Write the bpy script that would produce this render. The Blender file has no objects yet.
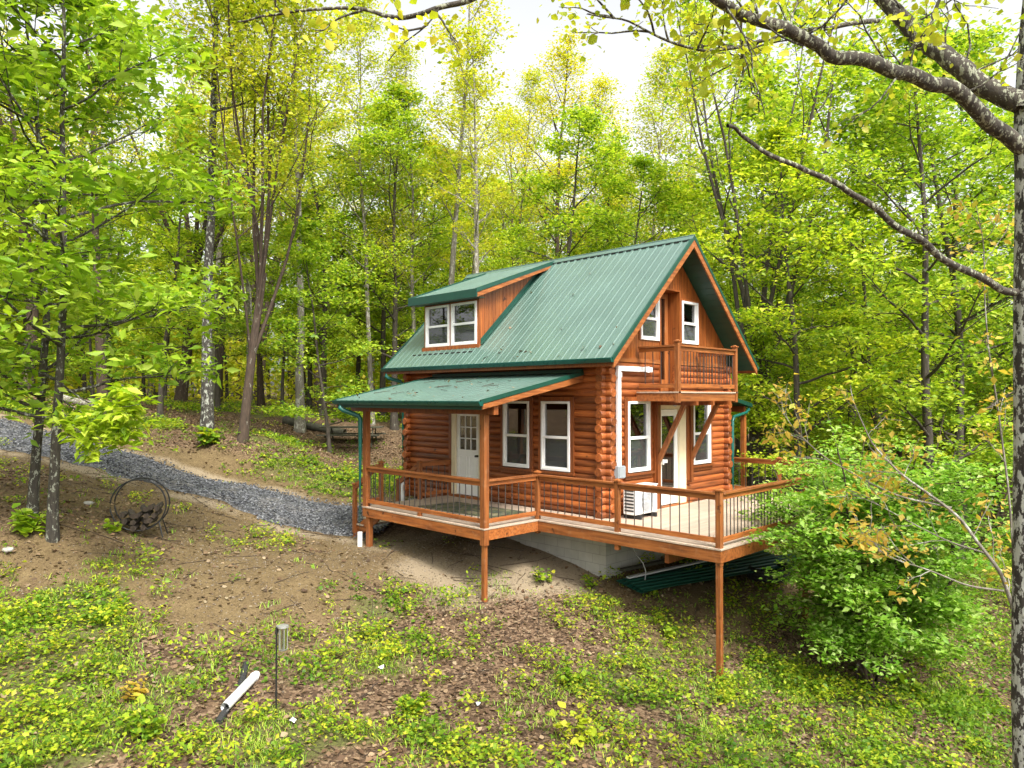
import bpy, math, random
import numpy as np
PI = math.pi
scene = bpy.context.scene
col = scene.collection
# ---------------------------------------------------------------- camera, sky, sun, exposure
CAM = np.array([-12.277, -9.438, 2.563]); YAW = .784; PITCH = .018; FPX = 724.06
cam = bpy.data.cameras.new('camera'); camo = bpy.data.objects.new('camera', cam); col.objects.link(camo)
camo.location = CAM; camo.rotation_euler = (PI/2 + PITCH, 0, YAW - PI/2)
cam.sensor_width = 36; cam.lens = FPX/1024*36; cam.clip_start = .1; cam.clip_end = 2000
scene.camera = camo
SUN_EL, SUN_AZ = math.radians(52), math.radians(-112)     # azimuth: direction towards the sun, from +X counter-clockwise
world = bpy.data.worlds.new('World'); scene.world = world; world.use_nodes = True
wn = world.node_tree; bg = wn.nodes['Background']
sky = wn.nodes.new('ShaderNodeTexSky'); sky.sky_type = 'NISHITA'; sky.sun_disc = False
sky.sun_elevation = SUN_EL; sky.sun_rotation = PI/2 - SUN_AZ
sky.air_density = 1.0; sky.dust_density = 5.0; sky.ozone_density = 1.0
hs = wn.nodes.new('ShaderNodeHueSaturation'); hs.inputs['Saturation'].default_value = .12; hs.inputs['Value'].default_value = 1.3
wn.links.new(sky.outputs[0], hs.inputs['Color']); wn.links.new(hs.outputs[0], bg.inputs[0])
bg.inputs[1].default_value = .135
sl = bpy.data.lights.new('sun', 'SUN'); sl.energy = 2.3; sl.angle = math.radians(14); sl.color = (1, .95, .86)
so = bpy.data.objects.new('sun', sl); col.objects.link(so)
sd = np.array([math.cos(SUN_EL)*math.cos(SUN_AZ), math.cos(SUN_EL)*math.sin(SUN_AZ), math.sin(SUN_EL)])
from mathutils import Vector
so.rotation_euler = Vector(sd).to_track_quat('Z', 'Y').to_euler(); so.location = (0, 0, 40)
vs = scene.view_settings
vs.view_transform = 'Standard'; vs.look = 'None'; vs.gamma = 1; vs.use_curve_mapping = False
vs.exposure = 1.12
scene.cycles.max_bounces = 12; scene.cycles.diffuse_bounces = 9; scene.cycles.transparent_max_bounces = 12

# ---------------------------------------------------------------- geometry of the view, terrain height
cy_, sy_ = math.cos(YAW), math.sin(YAW)
FW = np.array([cy_, sy_, 0.]); RT = np.array([sy_, -cy_, 0.])
cp, sp = math.cos(PITCH), math.sin(PITCH)
F3 = np.array([cy_*cp, sy_*cp, sp]); U3 = np.array([-cy_*sp, -sy_*sp, cp])
def at(u, v, d):                       # the point seen at (u, v) at depth d
    return CAM + d*(F3 + RT*(u-512)/FPX - U3*(v-384)/FPX)
CTRL = [at(*p) for p in [
 (719,687,12.0),(483,602,14.1),(370,548,16.8),(600,577,15.4),(512,768,8.8),(720,768,9.7),(860,768,10.0),(1000,768,10.5),
 (0,768,8.0),(250,768,8.6),(0,640,10.5),(100,700,9.5),(200,600,12.5),(300,560,15),(0,580,12.3),(300,640,12),(400,700,10.8),
 (140,540,15),(40,526,13.5),(0,457,19),(0,418,23.5),(350,530,18.8),(350,497,22.5),(207,440,25),(240,437,24),(105,412,28),
 (330,448,29),(280,422,32),(400,437,31),(115,460,21),(226,487,20.7),(115,447,23),(226,476,22.7),(115,478,19),(226,504,18.8),(0,401,50),(200,401,58),(350,402,66),(865,690,12.4),(1000,640,15.5),(1000,600,18.5),(900,600,17)]]
CTRL += [np.array(p, float) for p in [(0,7,-.45),(5.2,7,-.35),(5.2,0,-1.35),(3,12,-.1),(9,0,-2.0),(12,8,-1.8),(8,-4,-2.9),
 (-14,-14,-2.2),(-6,-12,-3.2),(-9,-20,-4.2),(2,-14,-4.6),(-22,-4,-.4),(-26,6,1.6)]]
for r, d, z in [(-120,10,3),(-120,90,4),(-60,110,3.5),(0,110,1.5),(50,110,-4),(120,90,-10),(120,10,-12),(60,40,-8),(25,30,-4.6),(30,55,-5.5),
                (12,55,-1),(0,55,.4),(0,-60,-6),(60,-60,-10),(-80,-60,-2),(-40,30,2.6)]:
    p = CAM + RT*r + FW*d; CTRL.append(np.array([p[0], p[1], z]))
CTRL = np.array(CTRL)
def tps(a, b):
    r2 = ((a[:, None, :]-b[None, :, :])**2).sum(-1)/100.
    return .5*r2*np.log(r2 + 1e-9)
_n = len(CTRL); P_ = np.c_[np.ones(_n), CTRL[:, :2]/10]
A_ = np.zeros((_n+3, _n+3)); A_[:_n, :_n] = tps(CTRL[:, :2], CTRL[:, :2]) + .0012*np.eye(_n); A_[:_n, _n:] = P_; A_[_n:, :_n] = P_.T
WT = np.linalg.solve(A_, np.r_[CTRL[:, 2], 0, 0, 0])
_rs = np.random.default_rng(5); LAT = _rs.random((256, 256))
def vnoise(x, y, s, o=0):              # value noise, feature size s metres
    x = np.asarray(x)/s + 37.3 + o*11.7; y = np.asarray(y)/s + 91.1 + o*5.3
    i = np.floor(x).astype(int); j = np.floor(y).astype(int); a = x-i; b = y-j
    a = a*a*(3-2*a); b = b*b*(3-2*b)
    g = lambda p, q: LAT[p % 256, q % 256]
    return (g(i, j)*(1-a)+g(i+1, j)*a)*(1-b) + (g(i, j+1)*(1-a)+g(i+1, j+1)*a)*b
def fbm(x, y, s, o=0):
    return (vnoise(x, y, s, o) + .5*vnoise(x, y, s/2.1, o+1) + .25*vnoise(x, y, s/4.3, o+2))/1.75
def gz(x, y, rough=True):
    x = np.atleast_1d(np.asarray(x, float)); y = np.atleast_1d(np.asarray(y, float)); out = np.empty(x.shape)
    for k in range(0, len(x), 20000):
        q = np.c_[x[k:k+20000], y[k:k+20000]]
        out[k:k+20000] = tps(q, CTRL[:, :2]) @ WT[:_n] + WT[_n] + (q/10) @ WT[_n+1:]
    dist = np.hypot(x-CAM[0], y-CAM[1])
    f = np.clip((dist-95)/50, 0, 1); out = out*(1-f) + f*np.clip(out, -12, 4)
    if rough:
        out = out + (fbm(x, y, 1.6, 3)-.5)*.13 + (vnoise(x, y, .35, 7)-.5)*.035
    return out
def g1(x, y): return float(gz(x, y)[0])
def ground_at(u, v, near=3, far=70):   # where the sight line at (u, v) meets the ground
    ds = np.linspace(near, far, 900); p = np.array([at(u, v, d) for d in ds])
    h = p[:, 2]-gz(p[:, 0], p[:, 1], False); k = np.argmax(h < 0)
    return p[k] if h[k] < 0 else p[-1]

# ---------------------------------------------------------------- object helpers
ORG = {}
def tag(o, label=None, cat=None, group=None, kind=None):
    if label: o['label'] = label
    if cat: o['category'] = cat
    if group: o['group'] = group
    if kind: o['kind'] = kind
    return o
def thing(name, loc, label, cat, group=None):
    o = bpy.data.objects.new(name, None); col.objects.link(o); o.location = loc; o.empty_display_size = .2
    ORG[o.name] = np.array(loc, float)
    return tag(o, label, cat, group)
def npmesh(name, V, faces, mat, smooth=False):
    """faces: list of (n,k) int arrays"""
    V = np.asarray(V, np.float32); me = bpy.data.meshes.new(name)
    me.vertices.add(len(V)); me.vertices.foreach_set('co', V.ravel())
    fl = [np.asarray(f, np.int32) for f in faces if len(f)]
    loops = np.concatenate([f.ravel() for f in fl]); tot = np.concatenate([np.full(len(f), f.shape[1], np.int32) for f in fl])
    st = np.r_[0, np.cumsum(tot)[:-1]].astype(np.int32)
    me.loops.add(len(loops)); me.loops.foreach_set('vertex_index', loops)
    me.polygons.add(len(tot)); me.polygons.foreach_set('loop_start', st); me.polygons.foreach_set('loop_total', tot)
    if smooth: me.polygons.foreach_set('use_smooth', np.ones(len(tot), bool))
    me.materials.append(mat); me.update(calc_edges=True); me.validate()
    return me
def link(name, me, parent=None, loc=None):
    o = bpy.data.objects.new(name, me); col.objects.link(o)
    if parent is not None: o.parent = parent
    if loc is not None: o.location = loc
    return o
class MB:
    """collects shapes in world coordinates, builds one mesh object"""
    def __init__(s): s.v = []; s.f = []
    def add(s, V, F):
        b = len(s.v); s.v += [tuple(map(float, p)) for p in V]; s.f += [tuple(int(i)+b for i in f) for f in F]
        return s
    def frame(s, O, a, b, c):           # box from corner O with edge vectors a, b, c
        O, a, b, c = [np.array(q, float) for q in (O, a, b, c)]
        V = [O, O+a, O+a+b, O+b, O+c, O+a+c, O+a+b+c, O+b+c]
        F = [(0,3,2,1),(4,5,6,7),(0,1,5,4),(1,2,6,5),(2,3,7,6),(3,0,4,7)]
        if np.dot(np.cross(a, b), c) < 0: F = [f[::-1] for f in F]
        return s.add(V, F)
    def box(s, x0, x1, y0, y1, z0, z1):
        return s.frame((min(x0,x1), min(y0,y1), min(z0,z1)), (abs(x1-x0),0,0), (0,abs(y1-y0),0), (0,0,abs(z1-z0)))
    def bar(s, p, q, w, h, up=(0,0,1)): # rectangular bar from p to q; w across, h along up
        p, q = np.array(p, float), np.array(q, float); d = q-p; n = d/np.linalg.norm(d)
        a = np.cross(n, up); a /= np.linalg.norm(a); b = np.cross(a, n)
        return s.frame(p-a*w/2-b*h/2, a*w, b*h, d)
    def prism(s, pts, e):               # polygon (n,3) extruded by e
        pts = np.array(pts, float); e = np.array(e, float); n = len(pts)
        nn = np.zeros(3)
        for i in range(n): nn += np.cross(pts[i], pts[(i+1) % n])
        F = [tuple(range(n))[::-1], tuple(range(n, 2*n))] + [(i, (i+1) % n, n+(i+1) % n, n+i) for i in range(n)]
        if np.dot(nn, e) < 0: F = [f[::-1] for f in F]
        return s.add(list(pts)+list(pts+e), F)
    def tube(s, pts, rad, n=8, cap=True):
        V, F = tube_np(np.array(pts, float), np.broadcast_to(np.array(rad, float), (len(pts),)), n)
        Fl = [tuple(f) for f in F]
        if cap: Fl += [tuple(range(n))[::-1], tuple(range((len(pts)-1)*n, len(pts)*n))]
        return s.add(V, Fl)
    def build(s, name, mat, parent=None, smooth=False, loc=None, bevel=0):
        V = np.array(s.v); off = np.zeros(3); p = parent
        while p is not None:
            if p.name in ORG: off = ORG[p.name]; break
            p = p.parent
        if parent is None and loc is not None: off = np.array(loc, float)
        me = bpy.data.meshes.new(name); me.from_pydata((V-off).tolist(), [], s.f); me.materials.append(mat)
        if smooth: me.polygons.foreach_set('use_smooth', np.ones(len(me.polygons), bool))
        me.update()
        o = link(name, me, parent, loc if parent is None else None)
        if bevel:
            m = o.modifiers.new('bevel', 'BEVEL'); m.width = bevel; m.segments = 2; m.limit_method = 'ANGLE'
        return o
def tube_np(pts, rad, n):
    T = np.gradient(pts, axis=0); T /= np.linalg.norm(T, axis=1)[:, None] + 1e-12
    ref = np.array([0., 0, 1]) if abs(T[:, 2]).mean() < .8 else np.array([1., 0, 0])
    A = np.cross(T, ref); A /= np.linalg.norm(A, axis=1)[:, None] + 1e-12; B = np.cross(T, A)
    th = np.arange(n)*2*PI/n
    V = pts[:, None, :] + rad[:, None, None]*(np.cos(th)[None, :, None]*A[:, None, :] + np.sin(th)[None, :, None]*B[:, None, :])
    m = len(pts); i = np.arange(m-1)[:, None]*n; j = np.arange(n)[None, :]; k = (j+1) % n
    F = np.stack([i+j, i+k, i+n+k, i+n+j], -1).reshape(-1, 4)
    return V.reshape(-1, 3), F[:, ::-1]

# ---------------------------------------------------------------- materials
def new_mat(name):
    m = bpy.data.materials.new(name); m.use_nodes = True; nt = m.node_tree
    return m, nt, nt.nodes['Principled BSDF'], nt.nodes['Material Output']
def N(nt, t, **kw):
    n = nt.nodes.new(t)
    for k, v in kw.items():
        if k in n.inputs: n.inputs[k].default_value = v
        else: setattr(n, k, v)
    return n
def ramp(nt, src, stops):
    r = nt.nodes.new('ShaderNodeValToRGB'); e = r.color_ramp.elements
    while len(e) < len(stops): e.new(.5)
    for i, (p, c) in enumerate(stops): e[i].position = p; e[i].color = (*c, 1)
    nt.links.new(src, r.inputs[0]); return r
def mixc(nt, fac, a, b, mode='MIX'):
    m = nt.nodes.new('ShaderNodeMix'); m.data_type = 'RGBA'; m.blend_type = mode
    for s, v in ((m.inputs[0], fac), (m.inputs[6], a), (m.inputs[7], b)):
        if hasattr(v, 'is_linked') or isinstance(v, bpy.types.NodeSocket): nt.links.new(v, s)
        elif isinstance(v, (int, float)): s.default_value = v
        else: s.default_value = (*v, 1)
    return m.outputs[2]
def coords(nt, scale=(1,1,1), kind='Object'):
    t = nt.nodes.new('ShaderNodeTexCoord'); mp = nt.nodes.new('ShaderNodeMapping'); mp.inputs['Scale'].default_value = scale
    nt.links.new(t.outputs[kind], mp.inputs[0]); return mp.outputs[0]
def noise(nt, vec, scale, detail=4, rough=.6):
    n = nt.nodes.new('ShaderNodeTexNoise'); n.inputs['Scale'].default_value = scale; n.inputs['Detail'].default_value = detail; n.inputs['Roughness'].default_value = rough
    if vec is not None: nt.links.new(vec, n.inputs['Vector'])
    return n.outputs[0]
def bump(nt, bsdf, h, s=.3, d=.02):
    b = nt.nodes.new('ShaderNodeBump'); b.inputs['Strength'].default_value = s; b.inputs['Distance'].default_value = d
    nt.links.new(h, b.inputs['Height']); nt.links.new(b.outputs[0], bsdf.inputs['Normal'])
def wood(name, axis, dark, mid, lite, rough=.45, wear=.0, isl=.35):
    m, nt, b, out = new_mat(name)
    sc = [14., 14., 14.]; sc['xyz'.index(axis)] = .9
    v = coords(nt, sc); g = noise(nt, v, 1.6, 6, .65)
    c = ramp(nt, g, [(.28, dark), (.5, mid), (.75, lite)]).outputs[0]
    ri = nt.nodes.new('ShaderNodeNewGeometry').outputs['Random Per Island']
    tone = ramp(nt, ri, [(0, (1-isl,)*3), (1, (1+isl*.8, 1+isl*.7, 1+isl*.6))]).outputs[0]
    c = mixc(nt, 1, c, tone, 'MULTIPLY')
    k = noise(nt, coords(nt), 5, 2); kn = ramp(nt, k, [(.68, (0,0,0)), (.75, (1,1,1))]).outputs[0]     # knots and stains
    c = mixc(nt, kn, c, tuple(q*.55 for q in dark))
    if wear:
        w = noise(nt, coords(nt), 9, 5); wn_ = ramp(nt, w, [(.55, (0,0,0)), (.75, (wear,)*3)]).outputs[0]
        c = mixc(nt, wn_, c, (.38, .22, .12))
    nt.links.new(c, b.inputs['Base Color']); b.inputs['Roughness'].default_value = rough
    bump(nt, b, g, .35, .01); return m
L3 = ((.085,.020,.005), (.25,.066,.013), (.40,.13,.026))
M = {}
M['log_y'] = wood('stained_log_long', 'y', *L3, isl=.45, rough=.55); M['log_x'] = wood('stained_log_cross', 'x', *[tuple(q*1.12 for q in c) for c in L3], isl=.42, rough=.55)  # cross-wall logs lightened: the gable's sunlight is put into the colour
M['plank'] = wood('stained_planks', 'z', (.11,.027,.005), (.25,.068,.012), (.38,.125,.025), isl=.25)
R3 = ((.10,.027,.006), (.265,.082,.017), (.42,.15,.036))
M['rail_x'] = wood('rail_wood_cross', 'x', *R3, rough=.55, wear=.3); M['rail_y'] = wood('rail_wood_long', 'y', *R3, rough=.55, wear=.3)
M['rail_z'] = wood('post_wood', 'z', *R3, rough=.55, wear=.35)
M['trimwood'] = wood('dark_trim_wood', 'z', (.11,.028,.006), (.20,.055,.012), (.30,.09,.02))
M['deck'] = wood('composite_decking', 'x', (.33,.25,.185), (.40,.31,.235), (.46,.37,.29), rough=.7, isl=.12)
def plain(name, c, rough=.5, metal=0, var=.0, vs_=6, spec=None):
    m, nt, b, out = new_mat(name)
    if var:
        n = noise(nt, coords(nt), vs_, 5)
        cc = ramp(nt, n, [(.3, tuple(x*(1-var) for x in c)), (.7, tuple(min(1, x*(1+var)) for x in c))]).outputs[0]
        nt.links.new(cc, b.inputs['Base Color'])
        r = ramp(nt, n, [(.2, (max(0, rough-.08),)*3), (.8, (min(1, rough+.08),)*3)]).outputs[0]; nt.links.new(r, b.inputs['Roughness'])
    else:
        b.inputs['Base Color'].default_value = (*c, 1); b.inputs['Roughness'].default_value = rough
    b.inputs['Metallic'].default_value = metal
    if spec is not None: b.inputs['Specular IOR Level'].default_value = spec
    return m
M['white'] = plain('white_vinyl', (.80,.80,.78), .4, var=.04); M['cream'] = plain('cream_jamb', (.72,.62,.42), .5, var=.06)
M['gutter'] = plain('green_gutter', (.005,.070,.055), .3, var=.12); M['dkgreen'] = plain('dark_green_trim', (.006,.052,.034), .4, var=.15)
M['boxgrey'] = plain('box_grey', (.26,.29,.31), .5, var=.08); M['teal'] = plain('teal_downspout', (.005,.098,.078), .35, var=.1); M['black'] = plain('black_metal', (.012,.012,.013), .45, var=.2); M['bal'] = plain('bronze_baluster', (.035,.028,.025), .45)
M['grey'] = plain('grey_plastic', (.45,.46,.47), .5, var=.05); M['dark'] = plain('dark_interior', (.10,.07,.05), .8)
M['rub'] = plain('black_rubber', (.02,.02,.02), .7); M['pvc'] = plain('white_pvc', (.78,.78,.77), .35, var=.06)
M['stone'] = plain('pale_stone', (.36,.34,.31), .9, var=.25, vs_=14); M['weathered'] = plain('mossy_grey_wood', (.05,.048,.032), .9, var=.5, vs_=9)
def roofmat():
    m, nt, b, out = new_mat('green_painted_steel')
    n = noise(nt, coords(nt), 1.1, 5); s = noise(nt, coords(nt, (3,30,3)), 2, 3)
    c = ramp(nt, n, [(.3, (.066,.122,.098)), (.7, (.084,.150,.122))]).outputs[0]
    d = noise(nt, coords(nt), 16, 4); dm = ramp(nt, d, [(.66, (0,0,0)), (.8, (.35,)*3)]).outputs[0]
    c = mixc(nt, dm, c, (.10,.13,.09))
    nt.links.new(c, b.inputs['Base Color'])
    r = ramp(nt, s, [(.3, (.30,)*3), (.7, (.46,)*3)]).outputs[0]; nt.links.new(r, b.inputs['Roughness'])
    b.inputs['Coat Weight'].default_value = .6; b.inputs['Coat Roughness'].default_value = .22
    return m
M['roof'] = roofmat()
def glassmat():
    m, nt, b, out = new_mat('window_glass'); nt.nodes.remove(b)
    t = nt.nodes.new('ShaderNodeBsdfTransparent'); t.inputs[0].default_value = (.62,.66,.64,1)
    g = nt.nodes.new('ShaderNodeBsdfGlossy'); g.inputs['Roughness'].default_value = .015
    bp = nt.nodes.new('ShaderNodeBump'); bp.inputs['Strength'].default_value = .02; nt.links.new(noise(nt, coords(nt), 2.2, 1), bp.inputs['Height']); nt.links.new(bp.outputs[0], g.inputs['Normal'])
    f = nt.nodes.new('ShaderNodeFresnel'); f.inputs[0].default_value = 2.7
    mx = nt.nodes.new('ShaderNodeMixShader'); nt.links.new(f.outputs[0], mx.inputs[0]); nt.links.new(t.outputs[0], mx.inputs[1]); nt.links.new(g.outputs[0], mx.inputs[2])
    nt.links.new(mx.outputs[0], out.inputs[0]); return m
M['glass'] = glassmat()
def screenmat():
    m = M['glass'].copy(); m.name = 'screened_glass'; nt = m.node_tree; out = nt.nodes['Material Output']; src = out.inputs[0].links[0].from_socket
    d = nt.nodes.new('ShaderNodeBsdfDiffuse'); d.inputs[0].default_value = (.10,.11,.11,1); mx = nt.nodes.new('ShaderNodeMixShader'); mx.inputs[0].default_value = .42
    nt.links.new(src, mx.inputs[1]); nt.links.new(d.outputs[0], mx.inputs[2]); nt.links.new(mx.outputs[0], out.inputs[0]); return m
M['screen'] = screenmat()
def blockmat():
    m, nt, b, out = new_mat('concrete_block')
    v = nt.nodes.new('ShaderNodeTexCoord'); sx = nt.nodes.new('ShaderNodeSeparateXYZ'); nt.links.new(v.outputs['Object'], sx.inputs[0])
    a = nt.nodes.new('ShaderNodeMath'); a.operation = 'ADD'; nt.links.new(sx.outputs[0], a.inputs[0]); nt.links.new(sx.outputs[1], a.inputs[1])
    cb = nt.nodes.new('ShaderNodeCombineXYZ'); nt.links.new(a.outputs[0], cb.inputs[0]); nt.links.new(sx.outputs[2], cb.inputs[1])
    br = nt.nodes.new('ShaderNodeTexBrick'); br.inputs['Scale'].default_value = 1; br.inputs['Brick Width'].default_value = .4; br.inputs['Row Height'].default_value = .2
    br.inputs['Mortar Size'].default_value = .006; br.inputs['Color1'].default_value = (.50,.49,.45,1); br.inputs['Color2'].default_value = (.42,.415,.385,1); br.inputs['Mortar'].default_value = (.27,.265,.25,1)
    nt.links.new(cb.outputs[0], br.inputs['Vector'])
    n = noise(nt, coords(nt), 3, 5); c = mixc(nt, .35, br.outputs[0], ramp(nt, n, [(.3, (.2,.19,.17)), (.7, (.48,.47,.43))]).outputs[0])
    nt.links.new(c, b.inputs['Base Color']); b.inputs['Roughness'].default_value = .9; bump(nt, b, br.outputs[1], -.4, .01); return m
M['block'] = blockmat()
def barkmat(name, dark, lite, patch, amount, ps=7):
    m, nt, b, out = new_mat(name)
    g = noise(nt, coords(nt, (1,1,.22)), 16, 5, .7)
    c = ramp(nt, g, [(.3, dark), (.7, lite)]).outputs[0]
    p = noise(nt, coords(nt, (1,1,.55)), ps, 4, .7); pm = ramp(nt, p, [(.62-amount, (0,0,0)), (.66-amount, (1,1,1))]).outputs[0]
    c = mixc(nt, pm, c, patch); nt.links.new(c, b.inputs['Base Color']); b.inputs['Roughness'].default_value = .9
    bump(nt, b, g, .7, .03); return m
M['bark'] = barkmat('dark_bark', (.022,.017,.012), (.085,.07,.052), (.20,.20,.16), .0)
M['bark_limb'] = barkmat('lichen_limb_bark', (.018,.015,.011), (.075,.062,.045), (.27,.28,.20), .085, 30)
M['bark_mottled'] = barkmat('mottled_bark', (.015,.013,.011), (.06,.052,.04), (.31,.32,.27), .085, 15)
M['bark_blotched'] = barkmat('white_blotched_bark', (.014,.012,.010), (.055,.047,.036), (.40,.41,.36), .125, 17)
M['bark_lichen'] = barkmat('lichen_bark', (.018,.015,.012), (.07,.06,.045), (.27,.28,.23), .06, 15)
M['bark_pale'] = barkmat('pale_grey_bark', (.10,.09,.07), (.24,.215,.17), (.36,.35,.30), .08)
M['bark_brown'] = barkmat('brown_bark', (.025,.016,.010), (.085,.056,.036), (.2,.19,.15), .0)
def leafmat(name, cols, transl=.5, objvar=.14, rough=.5):
    """cols: ramp colours picked per leaf; translucent sheets"""
    m, nt, b, out = new_mat(name)
    ri = nt.nodes.new('ShaderNodeNewGeometry').outputs['Random Per Island']
    k = len(cols); c = ramp(nt, ri, [(i/(k-1), cc) for i, cc in enumerate(cols)]).outputs[0]
    big = noise(nt, coords(nt), .55, 2); c = mixc(nt, 1, c, ramp(nt, big, [(.3, (.78,.86,.8)), (.7, (1.15,1.1,1.0))]).outputs[0], 'MULTIPLY')
    oi = nt.nodes.new('ShaderNodeObjectInfo').outputs['Random']
    c = mixc(nt, 1, c, ramp(nt, oi, [(0, (1-objvar, 1-objvar*.6, 1)), (.5, (1,1,1)), (1, (1+objvar, 1+objvar*.35, .8))]).outputs[0], 'MULTIPLY')
    nt.links.new(c, b.inputs['Base Color']); b.inputs['Roughness'].default_value = rough; b.inputs['Specular IOR Level'].default_value = .35
    t = nt.nodes.new('ShaderNodeBsdfTranslucent'); tc = mixc(nt, 1, c, (1.15,1.15,.55), 'MULTIPLY'); nt.links.new(tc, t.inputs[0])
    mx = nt.nodes.new('ShaderNodeMixShader'); mx.inputs[0].default_value = transl
    nt.links.new(b.outputs[0], mx.inputs[1]); nt.links.new(t.outputs[0], mx.inputs[2]); nt.links.new(mx.outputs[0], out.inputs[0]); return m
M['lf_maple'] = leafmat('maple_leaves', [(.12,.25,.02), (.24,.38,.025), (.37,.51,.035), (.50,.61,.05), (.60,.65,.11)])
M['lf_spring'] = leafmat('spring_leaves', [(.36,.44,.025), (.50,.55,.035), (.62,.60,.05), (.68,.58,.08)])
M['lf_hick'] = leafmat('hickory_leaves', [(.17,.31,.02), (.27,.42,.025), (.39,.53,.04), (.50,.61,.11)], objvar=.1)
M['lf_bush'] = leafmat('bush_leaves', [(.13,.29,.02), (.22,.41,.03), (.36,.54,.08), (.56,.67,.24)], objvar=.1)  # palest tone puts the shrub's highlights into the leaf colour
M['lf_orange'] = leafmat('amber_leaves', [(.52,.36,.07), (.62,.48,.10), (.56,.36,.10), (.46,.48,.07)], objvar=.05)
M['lf_weed'] = leafmat('weed_leaves', [(.08,.17,.016), (.17,.31,.022), (.32,.45,.03), (.44,.52,.04), (.54,.50,.05)], objvar=.05)
M['lf_under'] = leafmat('dark_undergrowth', [(.06,.15,.012), (.11,.22,.014), (.18,.31,.02), (.27,.38,.03)], objvar=.05)  # darker leaf greens, shared by the bank undergrowth and the dark weeds
M['lf_grass'] = leafmat('grass_blades', [(.10,.22,.02), (.19,.34,.025), (.30,.42,.04), (.38,.40,.08)], objvar=.05, transl=.3)
M['lf_dead'] = leafmat('dead_leaves', [(.055,.032,.019), (.12,.068,.038), (.21,.13,.078), (.34,.25,.165)], objvar=.05, transl=.15, rough=.75)
def groundmat():
    m, nt, b, out = new_mat('woodland_ground')
    at_ = nt.nodes.new('ShaderNodeAttribute'); at_.attribute_name = 'cover'; sep = nt.nodes.new('ShaderNodeSeparateColor'); nt.links.new(at_.outputs['Color'], sep.inputs[0])
    v = coords(nt); vo = nt.nodes.new('ShaderNodeTexVoronoi'); vo.inputs['Scale'].default_value = 27; vo.inputs['Randomness'].default_value = 1
    nz = nt.nodes.new('ShaderNodeTexNoise'); nz.inputs['Scale'].default_value = 6; nt.links.new(v, nz.inputs['Vector'])
    vv = mixc(nt, .12, v, nz.outputs['Color']); nt.links.new(vv, vo.inputs['Vector'])
    sc = nt.nodes.new('ShaderNodeSeparateColor'); nt.links.new(vo.outputs['Color'], sc.inputs[0])
    lit = ramp(nt, sc.outputs[0], [(0, (.035,.022,.013)), (.35, (.075,.046,.027)), (.7, (.135,.085,.05)), (1, (.22,.155,.095))]).outputs[0]
    n1 = noise(nt, v, 2.2, 8, .7); n2 = noise(nt, v, 22, 4, .7)
    dirt = ramp(nt, n1, [(.25, (.055,.036,.016)), (.5, (.11,.075,.033)), (.75, (.175,.127,.060))]).outputs[0]
    dirt = mixc(nt, .45, dirt, ramp(nt, n2, [(.35, (.055,.037,.018)), (.65, (.22,.16,.085))]).outputs[0])
    sand = mixc(nt, n2, (.17,.128,.078), (.31,.25,.17))
    grn = mixc(nt, ramp(nt, n2, [(.35, (0,0,0)), (.65, (1,1,1))]).outputs[0], (.05,.048,.02), (.12,.125,.035))
    def edge(src, lo, hi):
        q = nt.nodes.new('ShaderNodeMath'); q.operation = 'MULTIPLY_ADD'; nt.links.new(n2, q.inputs[0]); q.inputs[1].default_value = .7; nt.links.new(src, q.inputs[2])
        return ramp(nt, q.outputs[0], [(lo, (0,0,0)), (hi, (1,1,1))]).outputs[0]
    c = mixc(nt, edge(sep.outputs[0], .65, .95), lit, dirt)
    c = mixc(nt, edge(sep.outputs[1], .75, 1.05), c, grn)
    c = mixc(nt, edge(sep.outputs[2], .65, .9), c, sand)
    nt.links.new(c, b.inputs['Base Color']); b.inputs['Roughness'].default_value = .95; b.inputs['Specular IOR Level'].default_value = .2
    bump(nt, b, n2, .6, .03); return m
M['ground'] = groundmat()
def gravelmat():
    m, nt, b, out = new_mat('grey_gravel')
    v = coords(nt); vo = nt.nodes.new('ShaderNodeTexVoronoi'); vo.inputs['Scale'].default_value = 24; nt.links.new(v, vo.inputs['Vector'])
    sc = nt.nodes.new('ShaderNodeSeparateColor'); nt.links.new(vo.outputs['Color'], sc.inputs[0])
    c = ramp(nt, sc.outputs[0], [(0, (.018,.018,.021)), (.5, (.052,.054,.060)), (.85, (.105,.108,.118)), (1, (.23,.235,.245))]).outputs[0]
    c = mixc(nt, ramp(nt, noise(nt, v, 1.2, 5), [(.5, (0,0,0)), (.75, (.5,)*3)]).outputs[0], c, (.17,.15,.125))
    nt.links.new(c, b.inputs['Base Color']); b.inputs['Roughness'].default_value = .85; bump(nt, b, vo.outputs['Distance'], -.9, .05); return m
M['gravel'] = gravelmat()

# ---------------------------------------------------------------- ground and driveway
def axis_pts(c):
    fine = np.arange(-22, 30.01, .17)
    g = [30.]; s = .2
    while g[-1] < 420: s = min(s*1.12, 25); g.append(g[-1]+s)
    h = [-22.]; s = .2
    while h[-1] > -420: s = min(s*1.12, 25); h.append(h[-1]-s)
    return np.r_[h[:0:-1], fine, g[1:]] + c
gx, gy = axis_pts(-5), axis_pts(-3)
GX, GY = np.meshgrid(gx, gy, indexing='ij'); xs, ys = GX.ravel(), GY.ravel(); zs = gz(xs, ys)
nx, ny = GX.shape
ii = (np.arange(nx-1)[:, None]*ny + np.arange(ny-1)[None, :]).ravel()
Q = np.stack([ii, ii+ny, ii+ny+1, ii+1], -1)
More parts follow.
